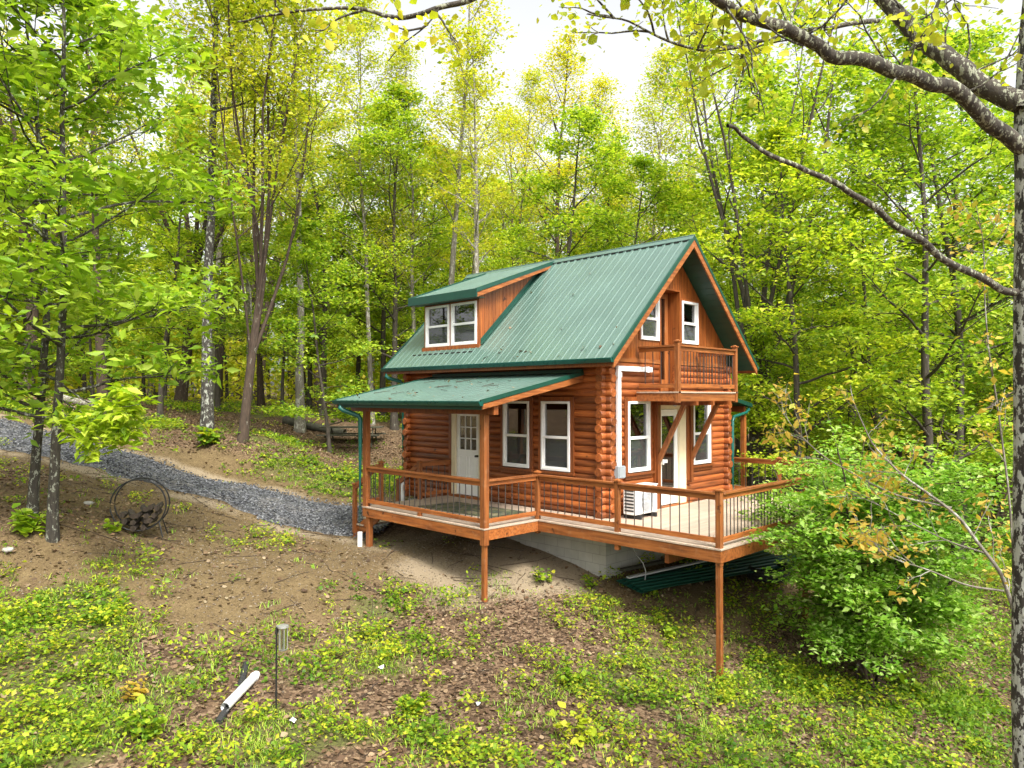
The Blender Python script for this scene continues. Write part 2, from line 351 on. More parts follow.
# road line: centre points found on the ground, with half widths
road_c = np.array([ground_at(*p)[:2] for p in [(395,524),(350,517),(300,508),(226,491),(165,477),(115,464),(55,449),(0,434)]])
dirn = road_c[-1]-road_c[-3]; dirn /= np.linalg.norm(dirn)
road_c = np.r_[road_c, [road_c[-1]+dirn*k + np.array([-.02, .03])*k*k*.2 for k in (4, 9, 15, 22, 30)]]
def smooth_line(P, n):
    t = np.r_[0, np.cumsum(np.hypot(*np.diff(P, axis=0).T))]; s = np.linspace(0, t[-1], n)
    X = np.c_[np.interp(s, t, P[:, 0]), np.interp(s, t, P[:, 1])]
    for _ in range(500): X[1:-1] = (X[:-2]+2*X[1:-1]+X[2:])/4
    return X
road = smooth_line(road_c, 260)
def road_dist(x, y):
    out = np.full(len(x), 99.); near = np.where((np.hypot(x-road[:, 0].mean(), y-road[:, 1].mean()) < 60))[0]
    for k in range(0, len(near), 5000):
        q = near[k:k+5000]; out[q] = np.sqrt(((x[q][:, None]-road[None, :, 0])**2+(y[q][:, None]-road[None, :, 1])**2).min(1))
    return out
HALF = 1.45
# cover masks: R bare dirt, G greenery, B pale sand
def blobs(x, y, lst):
    o = np.zeros(len(x))
    for u, v, ru, w in lst:
        p = BL[(u, v)]; o = np.maximum(o, w*np.exp(-((x-p[0])**2+(y-p[1])**2)/(ru*ru)))
    return o
DIRT = [(250,560,2.6,1),(180,545,2.2,1),(330,560,2.0,1),(120,575,2.0,.9),(60,560,1.8,.7),(290,590,1.6,.9),(230,610,1.4,.8),(320,620,1.2,.6),(420,560,1.8,1),(40,500,2.2,.6),(200,520,2,1),(100,500,2,.8),(290,650,1,.6),(350,600,1.3,.7)]
SAND = [(430,565,1.3,.9),(470,580,1.1,.9),(400,545,1.2,.8),(520,575,1.2,.95),(570,580,.8,.9),(505,560,1.6,.9),(450,600,.8,.6),(545,560,1.2,.9)]
GREEN = [(100,640,2.0,1),(50,620,1.6,.9),(60,680,1.8,1),(130,600,1.1,.8),(180,640,1.1,.7),(350,720,1.7,1),(420,740,1.5,1),(30,740,1.5,1),(300,745,1.2,.9),(500,630,1.3,.8),(540,600,1.0,.8),(560,690,1.5,.8),(620,700,1.6,.8),(640,650,1.3,.7),(760,700,1.4,.8),(850,720,1.8,1),(900,740,1.6,1),(800,690,1.3,.8),(720,740,1.5,.8),(560,620,1.3,.8),(390,640,1.0,.7),(380,610,.9,.7),(330,590,.6,.5),(960,720,1.4,.9),(170,590,.8,.6),(380,690,1.3,.8)]
BL = {(u, v): ground_at(u, v) for u, v, *_ in DIRT+SAND+GREEN}
def cover(x, y):
    rd = road_dist(x, y); n = fbm(x, y, 2.4, 11)
    d = blobs(x, y, DIRT); g = blobs(x, y, GREEN); s = blobs(x, y, SAND)
    verge = np.exp(-((rd-HALF-.25)/.42)**2)*np.clip(.35+1.5*(fbm(x, y, 1.1, 61)-.15), 0, 1.15)
    s = np.maximum(s, verge*.8); d = np.maximum(d, np.exp(-((rd-HALF-.6)/1.1)**2)*.9)
    dep = (x-CAM[0])*FW[0] + (y-CAM[1])*FW[1]
    far = np.clip((dep-21)/3, 0, 1)*(rd > HALF+.5)
    g = np.maximum(g*np.clip((fbm(x, y, 1.3, 15)-.36)*3.6, 0, 1), far*np.clip((fbm(x, y, 3.0, 21)-.50)*5, 0, .8))
    g = g*np.clip((rd-HALF-.2)/1.0, 0, 1)
    return np.clip(d*(.55+.7*n), 0, 1), np.clip(g, 0, 1), np.clip(s*(.35+.95*n), 0, 1)
under = (xs > -1.0) & (xs < 6) & (ys > -3) & (ys < 7)
cr, cg, cb_ = cover(xs, ys)
cr = np.where(under, np.maximum(cr, .7), cr); cg = np.where(under, 0, cg)
me = npmesh('ground', np.c_[xs, ys, zs], [Q], M['ground'], True)
ca = me.color_attributes.new('cover', 'FLOAT_COLOR', 'POINT'); ca.data.foreach_set('color', np.c_[cr, cg, cb_, np.ones(len(xs))].astype(np.float32).ravel())
tag(link('ground', me), kind='structure')
# driveway: a gravel sheet lying over the ground, ragged edges
tn = np.gradient(road, axis=0); tn /= np.linalg.norm(tn, axis=1)[:, None]; nr = np.c_[-tn[:, 1], tn[:, 0]]
K = 23; V = []
for k in range(K):
    t = k/(K-1)*2-1; wob = (vnoise(road[:, 0]*1.0, road[:, 1]*1.0, .6, 40+(t > 0))-.5)*.5*abs(t)
    p = road + nr*(t*HALF+np.sign(t)*wob)[:, None]
    rut = .03 - .03*np.exp(-((abs(t)-.5)/.18)**2)
    V.append(np.c_[p, gz(p[:, 0], p[:, 1], False) + .075 + rut - .10*max(0, abs(t)-.8)/.2 + (vnoise(p[:, 0], p[:, 1], .3, 50)-.5)*.03])
V = np.array(V).reshape(-1, 3); m_ = len(road)
i0 = (np.arange(K-1)[:, None]*m_ + np.arange(m_-1)[None, :]).ravel()
o = link('driveway', npmesh('driveway', V, [np.stack([i0, i0+1, i0+m_+1, i0+m_], -1)], M['gravel'], True)); tag(o, kind='structure')

# ---------------------------------------------------------------- log cabin
W, L, S, P, D = 5.173, 6.95, 1.065, 2.592, 3.225
Y1, Y2, YP2, WF = .981, 5.061, -1.097, 5.85
ZR = .94
XE, ZE, ZRG, YN, YF = -.56, 3.333, 6.299, -.6, 7.34
SLP = (ZRG-ZE)/(W/2-XE)
def roofz(x): return ZE + SLP*((x if x < W/2 else W-x)-XE)
cabin = thing('log_cabin', (0, 0, -1.2), 'small orange log cabin with green metal roof, porch, balcony and railed deck', 'cabin')
MB().box(.02, W-.02, .02, L-.02, -1.9, -.26).build('foundation', M['block'], cabin)
PITCH_L = .153
rng = random.Random(3)
def course_spans(c, a, b, openings):
    spans = [(a, b)]
    for (o0, o1, z0, z1) in openings:
        if c + .07 > z0 and c - .07 < z1:
            nsp = []
            for s0, s1 in spans:
                if o1 <= s0 or o0 >= s1: nsp.append((s0, s1)); continue
                if o0 - s0 > .03: nsp.append((s0, o0))
                if s1 - o1 > .03: nsp.append((o1, s1))
            spans = nsp
    return spans
def log_wall(axis, fixed, a, b, openings, mat, parity, ncourse=23):
    mb = MB(); th = np.arange(12)*2*PI/12
    for k in range(ncourse):
        c = -.1 + k*PITCH_L + (PITCH_L/2 if False else 0)
        ext = .135 if (k + parity) % 2 == 0 else .105
        a_, b_ = a - ext - rng.uniform(0, .03), b + ext + rng.uniform(0, .03)
        off = rng.uniform(-.008, .008)
        for s0, s1 in course_spans(c, a_, b_, openings):
            e = .018; st = [s0, s0+e, s1-e, s1]; rr = [.86, 1, 1, .86]
            nmid = max(1, int((s1-s0)/.8)); mids = np.linspace(s0+e, s1-e, nmid+1)[1:-1]
            st = [s0, s0+e] + list(mids) + [s1-e, s1]; rr = [.92, 1] + [1+rng.uniform(-.025, .025) for _ in mids] + [1, .92]
            V = []
            for t, r in zip(st, rr):
                for q in th:
                    h = .098*math.cos(q)*r; v = .094*math.sin(q)*r
                    V.append((fixed+off+h, t, c+v) if axis == 'y' else (t, fixed+off+h, c+v))
            n = len(st); F = []
            for i in range(n-1):
                for j in range(12):
                    f = (i*12+j, i*12+(j+1) % 12, (i+1)*12+(j+1) % 12, (i+1)*12+j); F.append(f if axis == 'x' else f[::-1])
            cap0 = tuple(range(12)); cap1 = tuple(range((n-1)*12, n*12))
            F += [cap0[::-1], cap1] if axis == 'x' else [cap0, cap1[::-1]]
            mb.add(V, F)
    o = mb.build('log_wall', mat, cabin)
    o.data.polygons.foreach_set('use_smooth', np.array([len(p.vertices) == 4 for p in o.data.polygons]))
    return o
w1 = (2.203, 3.062, .906, 2.468); w2 = (.959, 1.819, .906, 2.468); dr = (3.90, 5.0, 0.0, 2.22)
g1_ = (.746, 1.584, .906, 2.468); g2_ = (3.441, 4.262, .906, 2.468); gd = (1.97, 3.10, -.2, 2.44)
grow_ = lambda q, e=.03: (q[0]-e, q[1]+e, q[2]-e, q[3]+e)
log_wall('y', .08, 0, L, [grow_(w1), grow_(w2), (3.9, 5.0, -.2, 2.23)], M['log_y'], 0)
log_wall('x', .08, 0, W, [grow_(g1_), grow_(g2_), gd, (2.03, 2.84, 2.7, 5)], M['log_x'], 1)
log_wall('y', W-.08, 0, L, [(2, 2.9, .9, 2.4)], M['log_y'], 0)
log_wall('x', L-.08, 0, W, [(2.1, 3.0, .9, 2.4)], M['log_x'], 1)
MB().box(.16, W-.16, .16, L-.16, -.25, -.04).box(.16, W-.16, .45, L-.16, 2.6, 2.72).build('floor', M['dark'], cabin)
# gable siding: vertical planks above the logs, both ends
def gable(y, openings, name, sgn):
    mb = MB(); x = .06; n = 0
    while x < W-.06:
        x1 = min(x+.14, W-.06); zt = lambda q: roofz(q)-.16
        cuts = [3.36]
        for (a, b, z0, z1) in openings:
            if x1 > a and x < b: cuts += [z0, z1]
        segs = [(cuts[i], cuts[i+1] if i+1 < len(cuts) else None) for i in range(0, len(cuts), 2)]
        xs_ = [x+.003, x1-.003] if not (x < W/2 < x1) else [x+.003, W/2, x1-.003]
        for z0, z1 in segs:
            top = [zt(q) if z1 is None else min(z1, zt(q)) for q in xs_]
            if min(top) <= z0+.02: continue
            pts = [(xs_[0], y, z0), (xs_[-1], y, z0)] + [(xs_[i], y, top[i]) for i in range(len(xs_)-1, -1, -1)]
            mb.prism(pts, (0, .05*sgn, 0))
        x = x1
    return mb.build(name, M['plank'], cabin)
ugl = (1.25, 1.985, 3.86, 4.89); ugr = (2.965, 3.70, 3.86, 4.89); rec = (2.05, 2.84, 2.5, 5.08)
gable(-.012, [(ugl[0], ugl[1], ugl[2], ugl[3]), (rec[0], rec[1], rec[2], rec[3]), (ugr[0], ugr[1], ugr[2], ugr[3])], 'gable_siding', 1)
gable(L+.012, [], 'gable_siding', -1)
MB().box(.05, 2.05, -.035, .03, 3.33, 3.42).box(2.84, W-.05, -.035, .03, 3.33, 3.42).build('gable_band', M['rail_x'], cabin)
# generic opening parts in a wall frame: U along the wall, outward normal n
class Wall:
    def __init__(s, axis, c, n): s.axis, s.c, s.n = axis, c, n
    def box(s, mb, u0, u1, z0, z1, n0, n1):
        if s.axis == 'y': mb.box(s.c+s.n*n0, s.c+s.n*n1, u0, u1, z0, z1)
        else: mb.box(u0, u1, s.c+s.n*n0, s.c+s.n*n1, z0, z1)
        return mb
def window(wall, q, n=0.03, casing=.10, sill=True, split=.52, wood_m='trimwood', fw=.055):
    u0, u1, z0, z1 = q; f = MB(); zm = z0+(z1-z0)*(1-split) if split else None
    for a in [(u0, u0+fw, z0, z1), (u1-fw, u1, z0, z1), (u0+fw, u1-fw, z0, z0+fw), (u0+fw, u1-fw, z1-fw, z1)]: wall.box(f, *a, n-.09, n+.03)
    if split:
        wall.box(f, u0+fw, u1-fw, zm-.03, zm+.03, n-.06, n+.018)
        s_ = .03      # lower sash stiles, set further out
        for a in [(u0+fw, u0+fw+s_, z0+fw+s_, zm-.03), (u1-fw-s_, u1-fw, z0+fw+s_, zm-.03), (u0+fw, u1-fw, z0+fw, z0+fw+s_)]: wall.box(f, *a, n-.05, n+.012)
        for a in [(u0+fw, u0+fw+.02, zm+.03, z1-fw), (u1-fw-.02, u1-fw, zm+.03, z1-fw)]: wall.box(f, *a, n-.075, n-.01)
    o = f.build('window', M['white'], cabin, bevel=.004)
    p = MB()
    if split:
        wall.box(MB(), u0+fw+.02, u1-fw-.02, z0+fw+.02, zm-.02, n-.03, n-.024).build('screened_pane', M['screen'], o)
        wall.box(p, u0+fw+.01, u1-fw-.01, zm+.02, z1-fw+.002, n-.054, n-.048)
    else: wall.box(p, u0+fw, u1-fw, z0+fw, z1-fw, n-.03, n-.024)
    p.build('pane', M['glass'], o)
    if casing:
        c = MB(); k = casing
        for a in [(u0-k, u0-.002, z0-.02, z1+k), (u1+.002, u1+k, z0-.02, z1+k), (u0-.002, u1+.002, z1+.002, z1+k)]: wall.box(c, *a, n-.14, n+.012)
        c.build('casing', M[wood_m], o, bevel=.006)
    if sill:
        wall.box(MB(), u0-casing-.03, u1+casing+.03, z0-.075, z0-.022, n-.12, n+.06).build('sill', M[wood_m], o, bevel=.006)
        wall.box(MB(), u0-casing, u1+casing, z0-.16, z0-.078, n-.12, n+.008).build('apron', M[wood_m], o, bevel=.006)
    return o
EW = Wall('y', 0, -1); GW = Wall('x', 0, -1); BW = Wall('y', W, 1); RW = Wall('x', L, 1)
window(EW, w1); window(EW, w2); window(GW, g1_); window(GW, g2_)
window(BW, (2, 2.9, .9, 2.4)); window(RW, (2.1, 3.0, .9, 2.4))
window(GW, ugl, n=.02, casing=.05, sill=False, wood_m='plank'); window(GW, ugr, n=.02, casing=.05, sill=False, wood_m='plank')
# porch door, white, nine lights over a plain panel
f = MB(); n = .02
EW.box(f, 3.90, 3.95, .06, 2.22, n-.12, n+.02); EW.box(f, 4.84, 4.99, .06, 2.22, n-.12, n+.02); EW.box(f, 3.95, 4.84, 2.17, 2.22, n-.12, n+.02)
f.build('door_frame', M['cream'], cabin)
dm = MB(); EW.box(dm, 3.955, 4.835, .07, 1.22, n-.07, n-.025)
EW.box(dm, 3.955, 4.08, 1.22, 2.165, n-.07, n-.025); EW.box(dm, 4.71, 4.835, 1.22, 2.165, n-.07, n-.025); EW.box(dm, 4.08, 4.71, 2.08, 2.165, n-.07, n-.025)
for k in (1, 2):
    u = 4.08+.21*k; EW.box(dm, u-.012, u+.012, 1.22, 2.08, n-.06, n-.02); z = 1.22+.287*k; EW.box(dm, 4.08, 4.71, z-.012, z+.012, n-.0605, n-.0195)
for a in ((4.05, 4.36), (4.44, 4.75)):       # raised panels
    for q in [(a[0], a[0]+.02, .25, 1.05), (a[1]-.02, a[1], .25, 1.05), (a[0]+.02, a[1]-.02, .25, .27), (a[0]+.02, a[1]-.02, 1.03, 1.05)]: EW.box(dm, *q, n-.03, n-.015)
door = dm.build('door', M['white'], cabin, bevel=.003); EW.box(MB(), 4.08, 4.71, 1.22, 2.08, n-.046, n-.040).build('pane', M['glass'], door)
MB().tube([(-.0, 4.02, 1.08), (-.05, 4.02, 1.08), (-.055, 4.02, 1.08), (-.085, 4.02, 1.08), (-.095, 4.02, 1.08)], [.03, .03, .014, .03, .016], 10).build('knob', M['black'], door)
EW.box(MB(), 3.86, 5.03, -.03, .055, -.1, .075).build('threshold', M['rail_y'], cabin)
EW.box(MB(), 3.80, 3.895, .0, 2.33, -.1, .05).box(-.05, .1, 4.995, 5.09, 0, 2.33).box(-.05, .1, 3.895, 4.995, 2.225, 2.33).build('door_casing', M['trimwood'], cabin)
# glass patio door on the gable
f = MB(); n = .03
GW.box(f, 1.975, 2.02, .03, 2.43, n-.13, n+.02); GW.box(f, 2.80, 3.095, .03, 2.43, n-.13, n+.02); GW.box(f, 2.02, 2.80, 2.28, 2.43, n-.13, n+.02)
f.build('door_frame', M['cream'], cabin)
dm = MB()
for q in [(2.025, 2.12, .05, 2.27), (2.66, 2.795, .05, 2.27), (2.12, 2.66, .05, .42), (2.12, 2.66, 2.12, 2.27)]: GW.box(dm, *q, n-.08, n-.03)
door = dm.build('door', M['white'], cabin, bevel=.003); GW.box(MB(), 2.12, 2.66, .42, 2.12, n-.055, n-.05).build('pane', M['glass'], door)
MB().box(2.12, 2.26, -.065, -.03, 1.03, 1.11).box(2.05, 2.09, -.08, .0, 1.0, 1.12).build('handle', M['white'], door)
GW.box(GW.box(GW.box(MB(), 1.74, 1.968, .0, 2.5, -.1, .075), 3.102, 3.34, .55, 2.5, -.1, .075), 1.968, 3.102, 2.436, 2.5, -.1, .07).build('door_casing', M['trimwood'], cabin)
GW.box(MB(), 1.74, 3.34, -.03, .028, -.1, .07).build('threshold', M['rail_x'], cabin)
MB().box(2.33, 2.40, -.16, -.1, 2.39, 2.45).tube([(2.365, -.13, 2.42), (2.33, -.24, 2.38)], [.035, .05], 8).build('porch_light', M['grey'], cabin)
# balcony door set back in its recess
r_ = MB(); r_.box(rec[0]-.04, rec[0]-.002, -.045, .36, 2.5, 5.12).box(rec[1]+.002, rec[1]+.04, -.045, .36, 2.5, 5.12).box(rec[0]-.002, rec[1]+.002, -.045, .36, 5.082, 5.12).build('recess', M['plank'], cabin)
dm = MB(); n = -.28
for q in [(2.05, 2.18, 2.70, 5.08), (2.71, 2.84, 2.70, 5.08), (2.18, 2.71, 2.70, 2.98), (2.18, 2.71, 4.93, 5.08)]: GW.box(dm, *q, n-.06, n)
door = dm.build('balcony_door', M['rail_z'], cabin, bevel=.004); GW.box(MB(), 2.18, 2.71, 2.98, 4.93, n-.035, n-.03).build('pane', M['glass'], door)
# ribbed metal roof sheets
def ribbed(p0, along, up, n_rib, pitch=.229, mb=None, h=.011):
    """sheet from p0: along (eave direction vector), up (slope vector); ribs run up the slope"""
    p0, along, up = [np.array(q, float) for q in (p0, along, up)]
    la = np.linalg.norm(along); a = along/la; nrm = np.cross(a, up); nrm /= np.linalg.norm(nrm)
    if nrm[2] < 0: nrm = -nrm
    prof = []; t = 0.
    while t < la:
        for dt, hh in ((0, 0), (.018, h), (.04, h), (.058, 0), (.135, 0), (.14, h*.22), (.15, h*.22), (.155, 0)):
            if t+dt < la: prof.append((t+dt, hh))
        t += pitch
    prof.append((la, 0)); n = len(prof)
    top = [p0 + a*t + nrm*hh for t, hh in prof]; nseg = 6
    V = []
    for k in range(nseg+1): V += [q + up*k/nseg for q in top]
    F = []
    for k in range(nseg):
        for i in range(n-1):
            f = (k*n+i, k*n+i+1, (k+1)*n+i+1, (k+1)*n+i)
            F.append(f)
    mb = mb or MB(); b = np.cross(np.array(V[1])-np.array(V[0]), up)
    if np.dot(b, nrm) < 0: F = [f[::-1] for f in F]
    return mb.add(V, F)
def sheet_roof(name, p0, along, up, th=.06):
    mb = ribbed(p0, along, up, 0)
    p0, along, up = [np.array(q, float) for q in (p0, along, up)]
    nrm = np.cross(along, up); nrm /= np.linalg.norm(nrm)
    if nrm[2] < 0: nrm = -nrm
    mb.frame(p0-nrm*(th+.004), along, up, nrm*th)
    return mb.build(name, M['roof'], cabin)
rise = ZRG-ZE; run = W/2-XE
front_roof = sheet_roof('roof', (XE+.02, YN, ZE+.02*SLP), (0, YF-YN, 0), (run-.02, 0, rise-.02*SLP))
back_roof = sheet_roof('roof', (W-XE-.02, YN, ZE+.02*SLP), (0, YF-YN, 0), (-(run-.02), 0, rise-.02*SLP))
cs = 1/math.hypot(1, SLP); sn = SLP*cs
c_ = MB()
c_.frame((W/2-.16*cs, YN-.015, ZRG-.16*sn+.028), (.16*cs, 0, .16*sn), (0, YF-YN+.03, 0), (0, 0, .008))
c_.frame((W/2+.16*cs, YN-.015, ZRG-.16*sn+.028), (-.16*cs, 0, .16*sn), (0, YF-YN+.03, 0), (0, 0, .008))
c_.tube([(W/2, YN-.015, ZRG+.03), (W/2, YF+.015, ZRG+.03)], .02, 8)
c_.build('ridge_cap', M['roof'], front_roof)
dash = MB(); y = YN+.1
while y < YF-.1:
    for s in (-1, 1): dash.box(W/2+s*.185*cs-.012, W/2+s*.185*cs+.012, y, y+.13, ZRG-.185*sn+.004, ZRG-.185*sn+.03)
    y += .229
tag(dash.build('closure_strips', M['black'], front_roof), kind='stuff')
# rakes: wood boards, green edge trim, soffit planks
for yy, sg in ((YN, 1), (YF, -1)):
    mb = MB(); tr = MB()
    for s in (0, 1):
        x0, x1 = (XE+.05, W/2) if s == 0 else (W-XE-.05, W/2)
        a0, a1 = roofz(x0), ZRG
        mb, tr = MB(), MB()
        mb.prism([(x0, yy-.002*sg, a0-.075), (x1, yy-.002*sg, a1-.078), (x1, yy-.002*sg, a1-.25), (x0, yy-.002*sg, a0-.235)], (0, .035*sg, 0))
        e0 = XE if s == 0 else W-XE
        tr.prism([(e0, yy-.012*sg, ZE+.03), (x1, yy-.012*sg, ZRG+.034), (x1, yy-.012*sg, ZRG-.072), (e0, yy-.012*sg, ZE-.07)], (0, .045*sg, 0))
        mb.build('rake_board', M['rail_x'], front_roof); tr.build('rake_trim', M['dkgreen'], front_roof)
sf = MB()
for (ya, yb) in ((YN+.035, -.014), (L+.064, YF-.035)):
    for s in (0, 1):
        k = 0; t = .1; ln = run/cs
        while t < ln-.12:
            t1 = min(t+.19, ln-.1)
            q = lambda t_: (XE+t_*cs, ZE+t_*sn) if s == 0 else (W-XE-t_*cs, ZE+t_*sn)
            (xa, za), (xb, zb) = q(t+.004), q(t1-.004)
            sf.frame((xa, ya, za-.15), (xb-xa, 0, zb-za), (0, yb-ya, 0), (0, 0, .025)); t = t1
        sf.build('soffit', M['dkgreen'], front_roof); sf = MB()
for s in (0, 1):       # eave soffit and fascia
    mb = MB(); xa, xb = (XE+.07, -.05) if s == 0 else (W+.05, W-XE-.07)
    mb.box(xa, xb, -.0, L+.06, 3.29, 3.31); x = XE+.06 if s == 0 else W-XE-.08
    mb.box(x, x+.025, YN+.03, YF-.03, 3.19, 3.37); mb.build('eave_board', M['trimwood'], front_roof)
def gutter(name, x, y0, y1, z, s, parent=None):
    """K-style trough along Y; s = outward sign"""
    mb = MB(); pr = [(0, 0), (s*.02, 0), (s*.02, -.075), (s*.075, -.085), (s*.10, -.05), (s*.115, -.012), (s*.115, .004), (s*.105, .004), (s*.104, -.012), (s*.09, -.045), (s*.07, -.07), (s*.005, -.07)]
    pts = [(x+a, y0, z+b) for a, b in [(0, .0), (0, -.09), (s*.075, -.09), (s*.10, -.05), (s*.115, -.012), (s*.115, .006), (s*.105, .006), (s*.104, -.012), (s*.088, -.045), (s*.068, -.075), (s*.012, -.075), (s*.012, 0)]]
    n = len(pts); V = pts + [(a, y1, c) for a, b, c in pts]
    F = [(i, (i+1) % n, n+(i+1) % n, n+i) for i in range(n)] + [(4, 3, 2, 1, 0, 11, 10, 9, 8, 7, 6, 5), tuple(n+i for i in range(n))]
    mb.add(V, F)
    for yy in (y0, y1): mb.prism([(x, yy-.003, z), (x, yy-.003, z-.088), (x+s*.073, yy-.003, z-.088), (x+s*.11, yy-.003, z-.01), (x+s*.11, yy-.003, z)], (0, .006, 0))
    return mb.build(name, M['gutter'], parent or cabin)
gutter('gutter', XE+.05, YN, YF, ZE+.02, -1); gutter('gutter', W-XE-.05, YN, YF, ZE+.02, 1)
def downspout(pts, foot=None, w=.075):
    mb = MB()
    mb.tube(pts, w*.5, 8); o = mb.build('downspout', M['teal'], cabin, smooth=True)
    if foot: MB().tube([foot[0], foot[1]], .058, 12).build('drain_adapter', M['pvc'], o)
    return o
# porch roof
PX, PZ, PT, PY0, PY1 = -3.05, 2.48, 3.10, .589, 5.711
proof = sheet_roof('porch_roof', (PX, PY0, PZ), (0, PY1-PY0, 0), (-PX-.04, 0, (PT-PZ)*(1-.04/3.05)), .045)
mb = MB(); tr = MB()
for yy, sg in ((PY0, 1), (PY1, -1)):
    mb, tr = MB(), MB()
    mb.prism([(PX+.05, yy-.002*sg, PZ-.055), (-.03, yy-.002*sg, PT-.065), (-.03, yy-.002*sg, PT-.20), (PX+.05, yy-.002*sg, PZ-.15)], (0, .036*sg, 0))
    tr.prism([(PX, yy-.012*sg, PZ+.03), (-.02, yy-.012*sg, PT+.03), (-.02, yy-.012*sg, PT-.06), (PX, yy-.012*sg, PZ-.05)], (0, .045*sg, 0))
    mb.build('rake_board', M['rail_x'], proof); tr.build('rake_trim', M['dkgreen'], proof)
MB().box(-.10, -.03, PY0, PY1, PT-.005, PT+.07).build('wall_flashing', M['dkgreen'], proof)
bm_ = MB().box(-P-.06, -P+.06, PY0+.06, PY1-.06, 2.22, 2.47); bm_.build('porch_beam', M['trimwood'], proof)
rf = MB()
for k in range(8):
    y = PY0+.12+k*(PY1-PY0-.24)/7; rf.prism([(PX+.1, y-.02, PZ-.05), (-.08, y-.02, PT-.065), (-.08, y-.02, PT-.2), (PX+.1, y-.02, PZ-.15)], (0, .04, 0))
rf.build('rafters', M['trimwood'], proof)
MB().box(PX+.055, PX+.08, PY0+.03, PY1-.03, PZ-.16, PZ-.03).build('fascia_board', M['dkgreen'], proof)
gutter('gutter', PX+.04, PY0-.02, PY1+.02, PZ+.0, -1, proof)
# opposite porch roof
br_ = sheet_roof('side_porch_roof', (7.15, .3, 2.36), (0, 4.5, 0), (-(7.15-W-.06), 0, .32), .045)
MB().prism([(7.15, .288, 2.39), (W+.06, .288, 2.71), (W+.06, .288, 2.60), (7.15, .288, 2.28)], (0, .045, 0)).build('rake_trim', M['dkgreen'], br_)
gutter('gutter', 7.12, .3, 4.8, 2.36, 1, br_)
MB().box(6.9, 7.0, .4, 4.7, 2.14, 2.3).build('porch_beam', M['trimwood'], br_)
for y in (.45, 4.65): MB().box(6.89, 7.01, y-.06, y+.06, -2.2 if y < 1 else -1.6, 2.14).build('porch_post', M['rail_z'], br_)
# dormer
DX, DY0, DY1, DZB = -.02, 3.95, 6.15, 3.80
dz = lambda x: 5.20 + (6.25-5.20)*(x+.32)/(W/2+.32)
dorm = MB()
d1 = (5.09, 6.07, 3.90, 4.99); d2 = (4.03, 5.01, 3.90, 4.99)
dorm.box(DX, DX+.05, DY0, 4.03, DZB, 5.2).box(DX, DX+.05, 6.07, DY1, DZB, 5.2).box(DX, DX+.05, 5.01, 5.09, DZB, 5.2).box(DX, DX+.05, 4.03, 5.01, 4.99, 5.2).box(DX, DX+.05, 5.09, 6.07, 4.99, 5.2)
dorm.box(DX-.05, DX+.05, DY0-.05, DY1+.05, 3.80, 3.895)
for yy, e in ((DY0, .03), (DY1-.03, .03)):
    x = DX+.05
    while x < 2.3:
        x1 = min(x+.13, 2.3); b0, b1 = roofz(x)-.05, roofz(x1)-.05; t0, t1 = dz(x)-.07, dz(x1)-.07
        if t1 > b1: dorm.prism([(x+.003, yy, b0), (x1-.003, yy, b1), (x1-.003, yy, t1), (x+.003, yy, t0)], (0, e, 0))
        x = x1
dormer = dorm.build('dormer', M['plank'], cabin)
dmz = Wall('y', DX, -1)
window(dmz, d1, n=.005, casing=0, sill=False, split=.5); window(dmz, d2, n=.005, casing=0, sill=False, split=.5)
mb = ribbed((-.32, DY0-.25, 5.22), (0, DY1-DY0+.55, 0), (W/2+.32-.03, 0, 1.04), 0)
mb.frame((-.32, DY0-.25, 5.15), (W/2+.25, 0, 1.02), (0, DY1-DY0+.55, 0), (0, 0, .06)); mb.build('dormer_roof', M['roof'], dormer)
MB().box(-.345, -.315, DY0-.26, DY1+.31, 5.03, 5.235).build('fascia_board', M['dkgreen'], dormer)
tr = MB(); rb = MB()
for yy, sg in ((DY0-.25, 1), (DY1+.30, -1)):
    tr, rb = MB(), MB()
    tr.prism([(-.34, yy-.012*sg, 5.245), (W/2-.06, yy-.012*sg, 6.29), (W/2-.06, yy-.012*sg, 6.20), (-.34, yy-.012*sg, 5.14)], (0, .05*sg, 0))
    rb.prism([(-.30, yy-.001*sg, 5.138), (W/2-.15, yy-.001*sg, 6.15), (W/2-.3, yy-.001*sg, 6.02), (-.30, yy-.001*sg, 5.03)], (0, .03*sg, 0))
    tr.build('rake_trim', M['dkgreen'], dormer); rb.build('rake_board', M['rail_x'], dormer)
MB().box(-.30, DX, DY0-.2, DY1+.25, 5.03, 5.05).build('soffit', M['dkgreen'], dormer)
fl = MB()
for yy, e in ((DY0-.11, .11), (DY1, .11)):
    fl.frame((DX, yy, roofz(DX)+.026), (2.2, 0, 2.2*SLP), (0, e, 0), (0, 0, .012)).frame((DX+.05, yy+(.1 if yy < DY0 else 0), roofz(DX+.05)+.02), (2.1, 0, 2.1*SLP), (0, .008, 0), (0, 0, .12))
    fl.build('side_flashing', M['dkgreen'], dormer); fl = MB()
dash = MB(); y = DY0+.05
xx = -.2
while y < 6.4:
    dash.frame((xx, y, roofz(xx)+.012), (.012, 0, .012*SLP), (0, .15, 0), (0, 0, .02)); y += .229
tag(dash.build('dormer_closure_strips', M['black'], front_roof), kind='stuff')
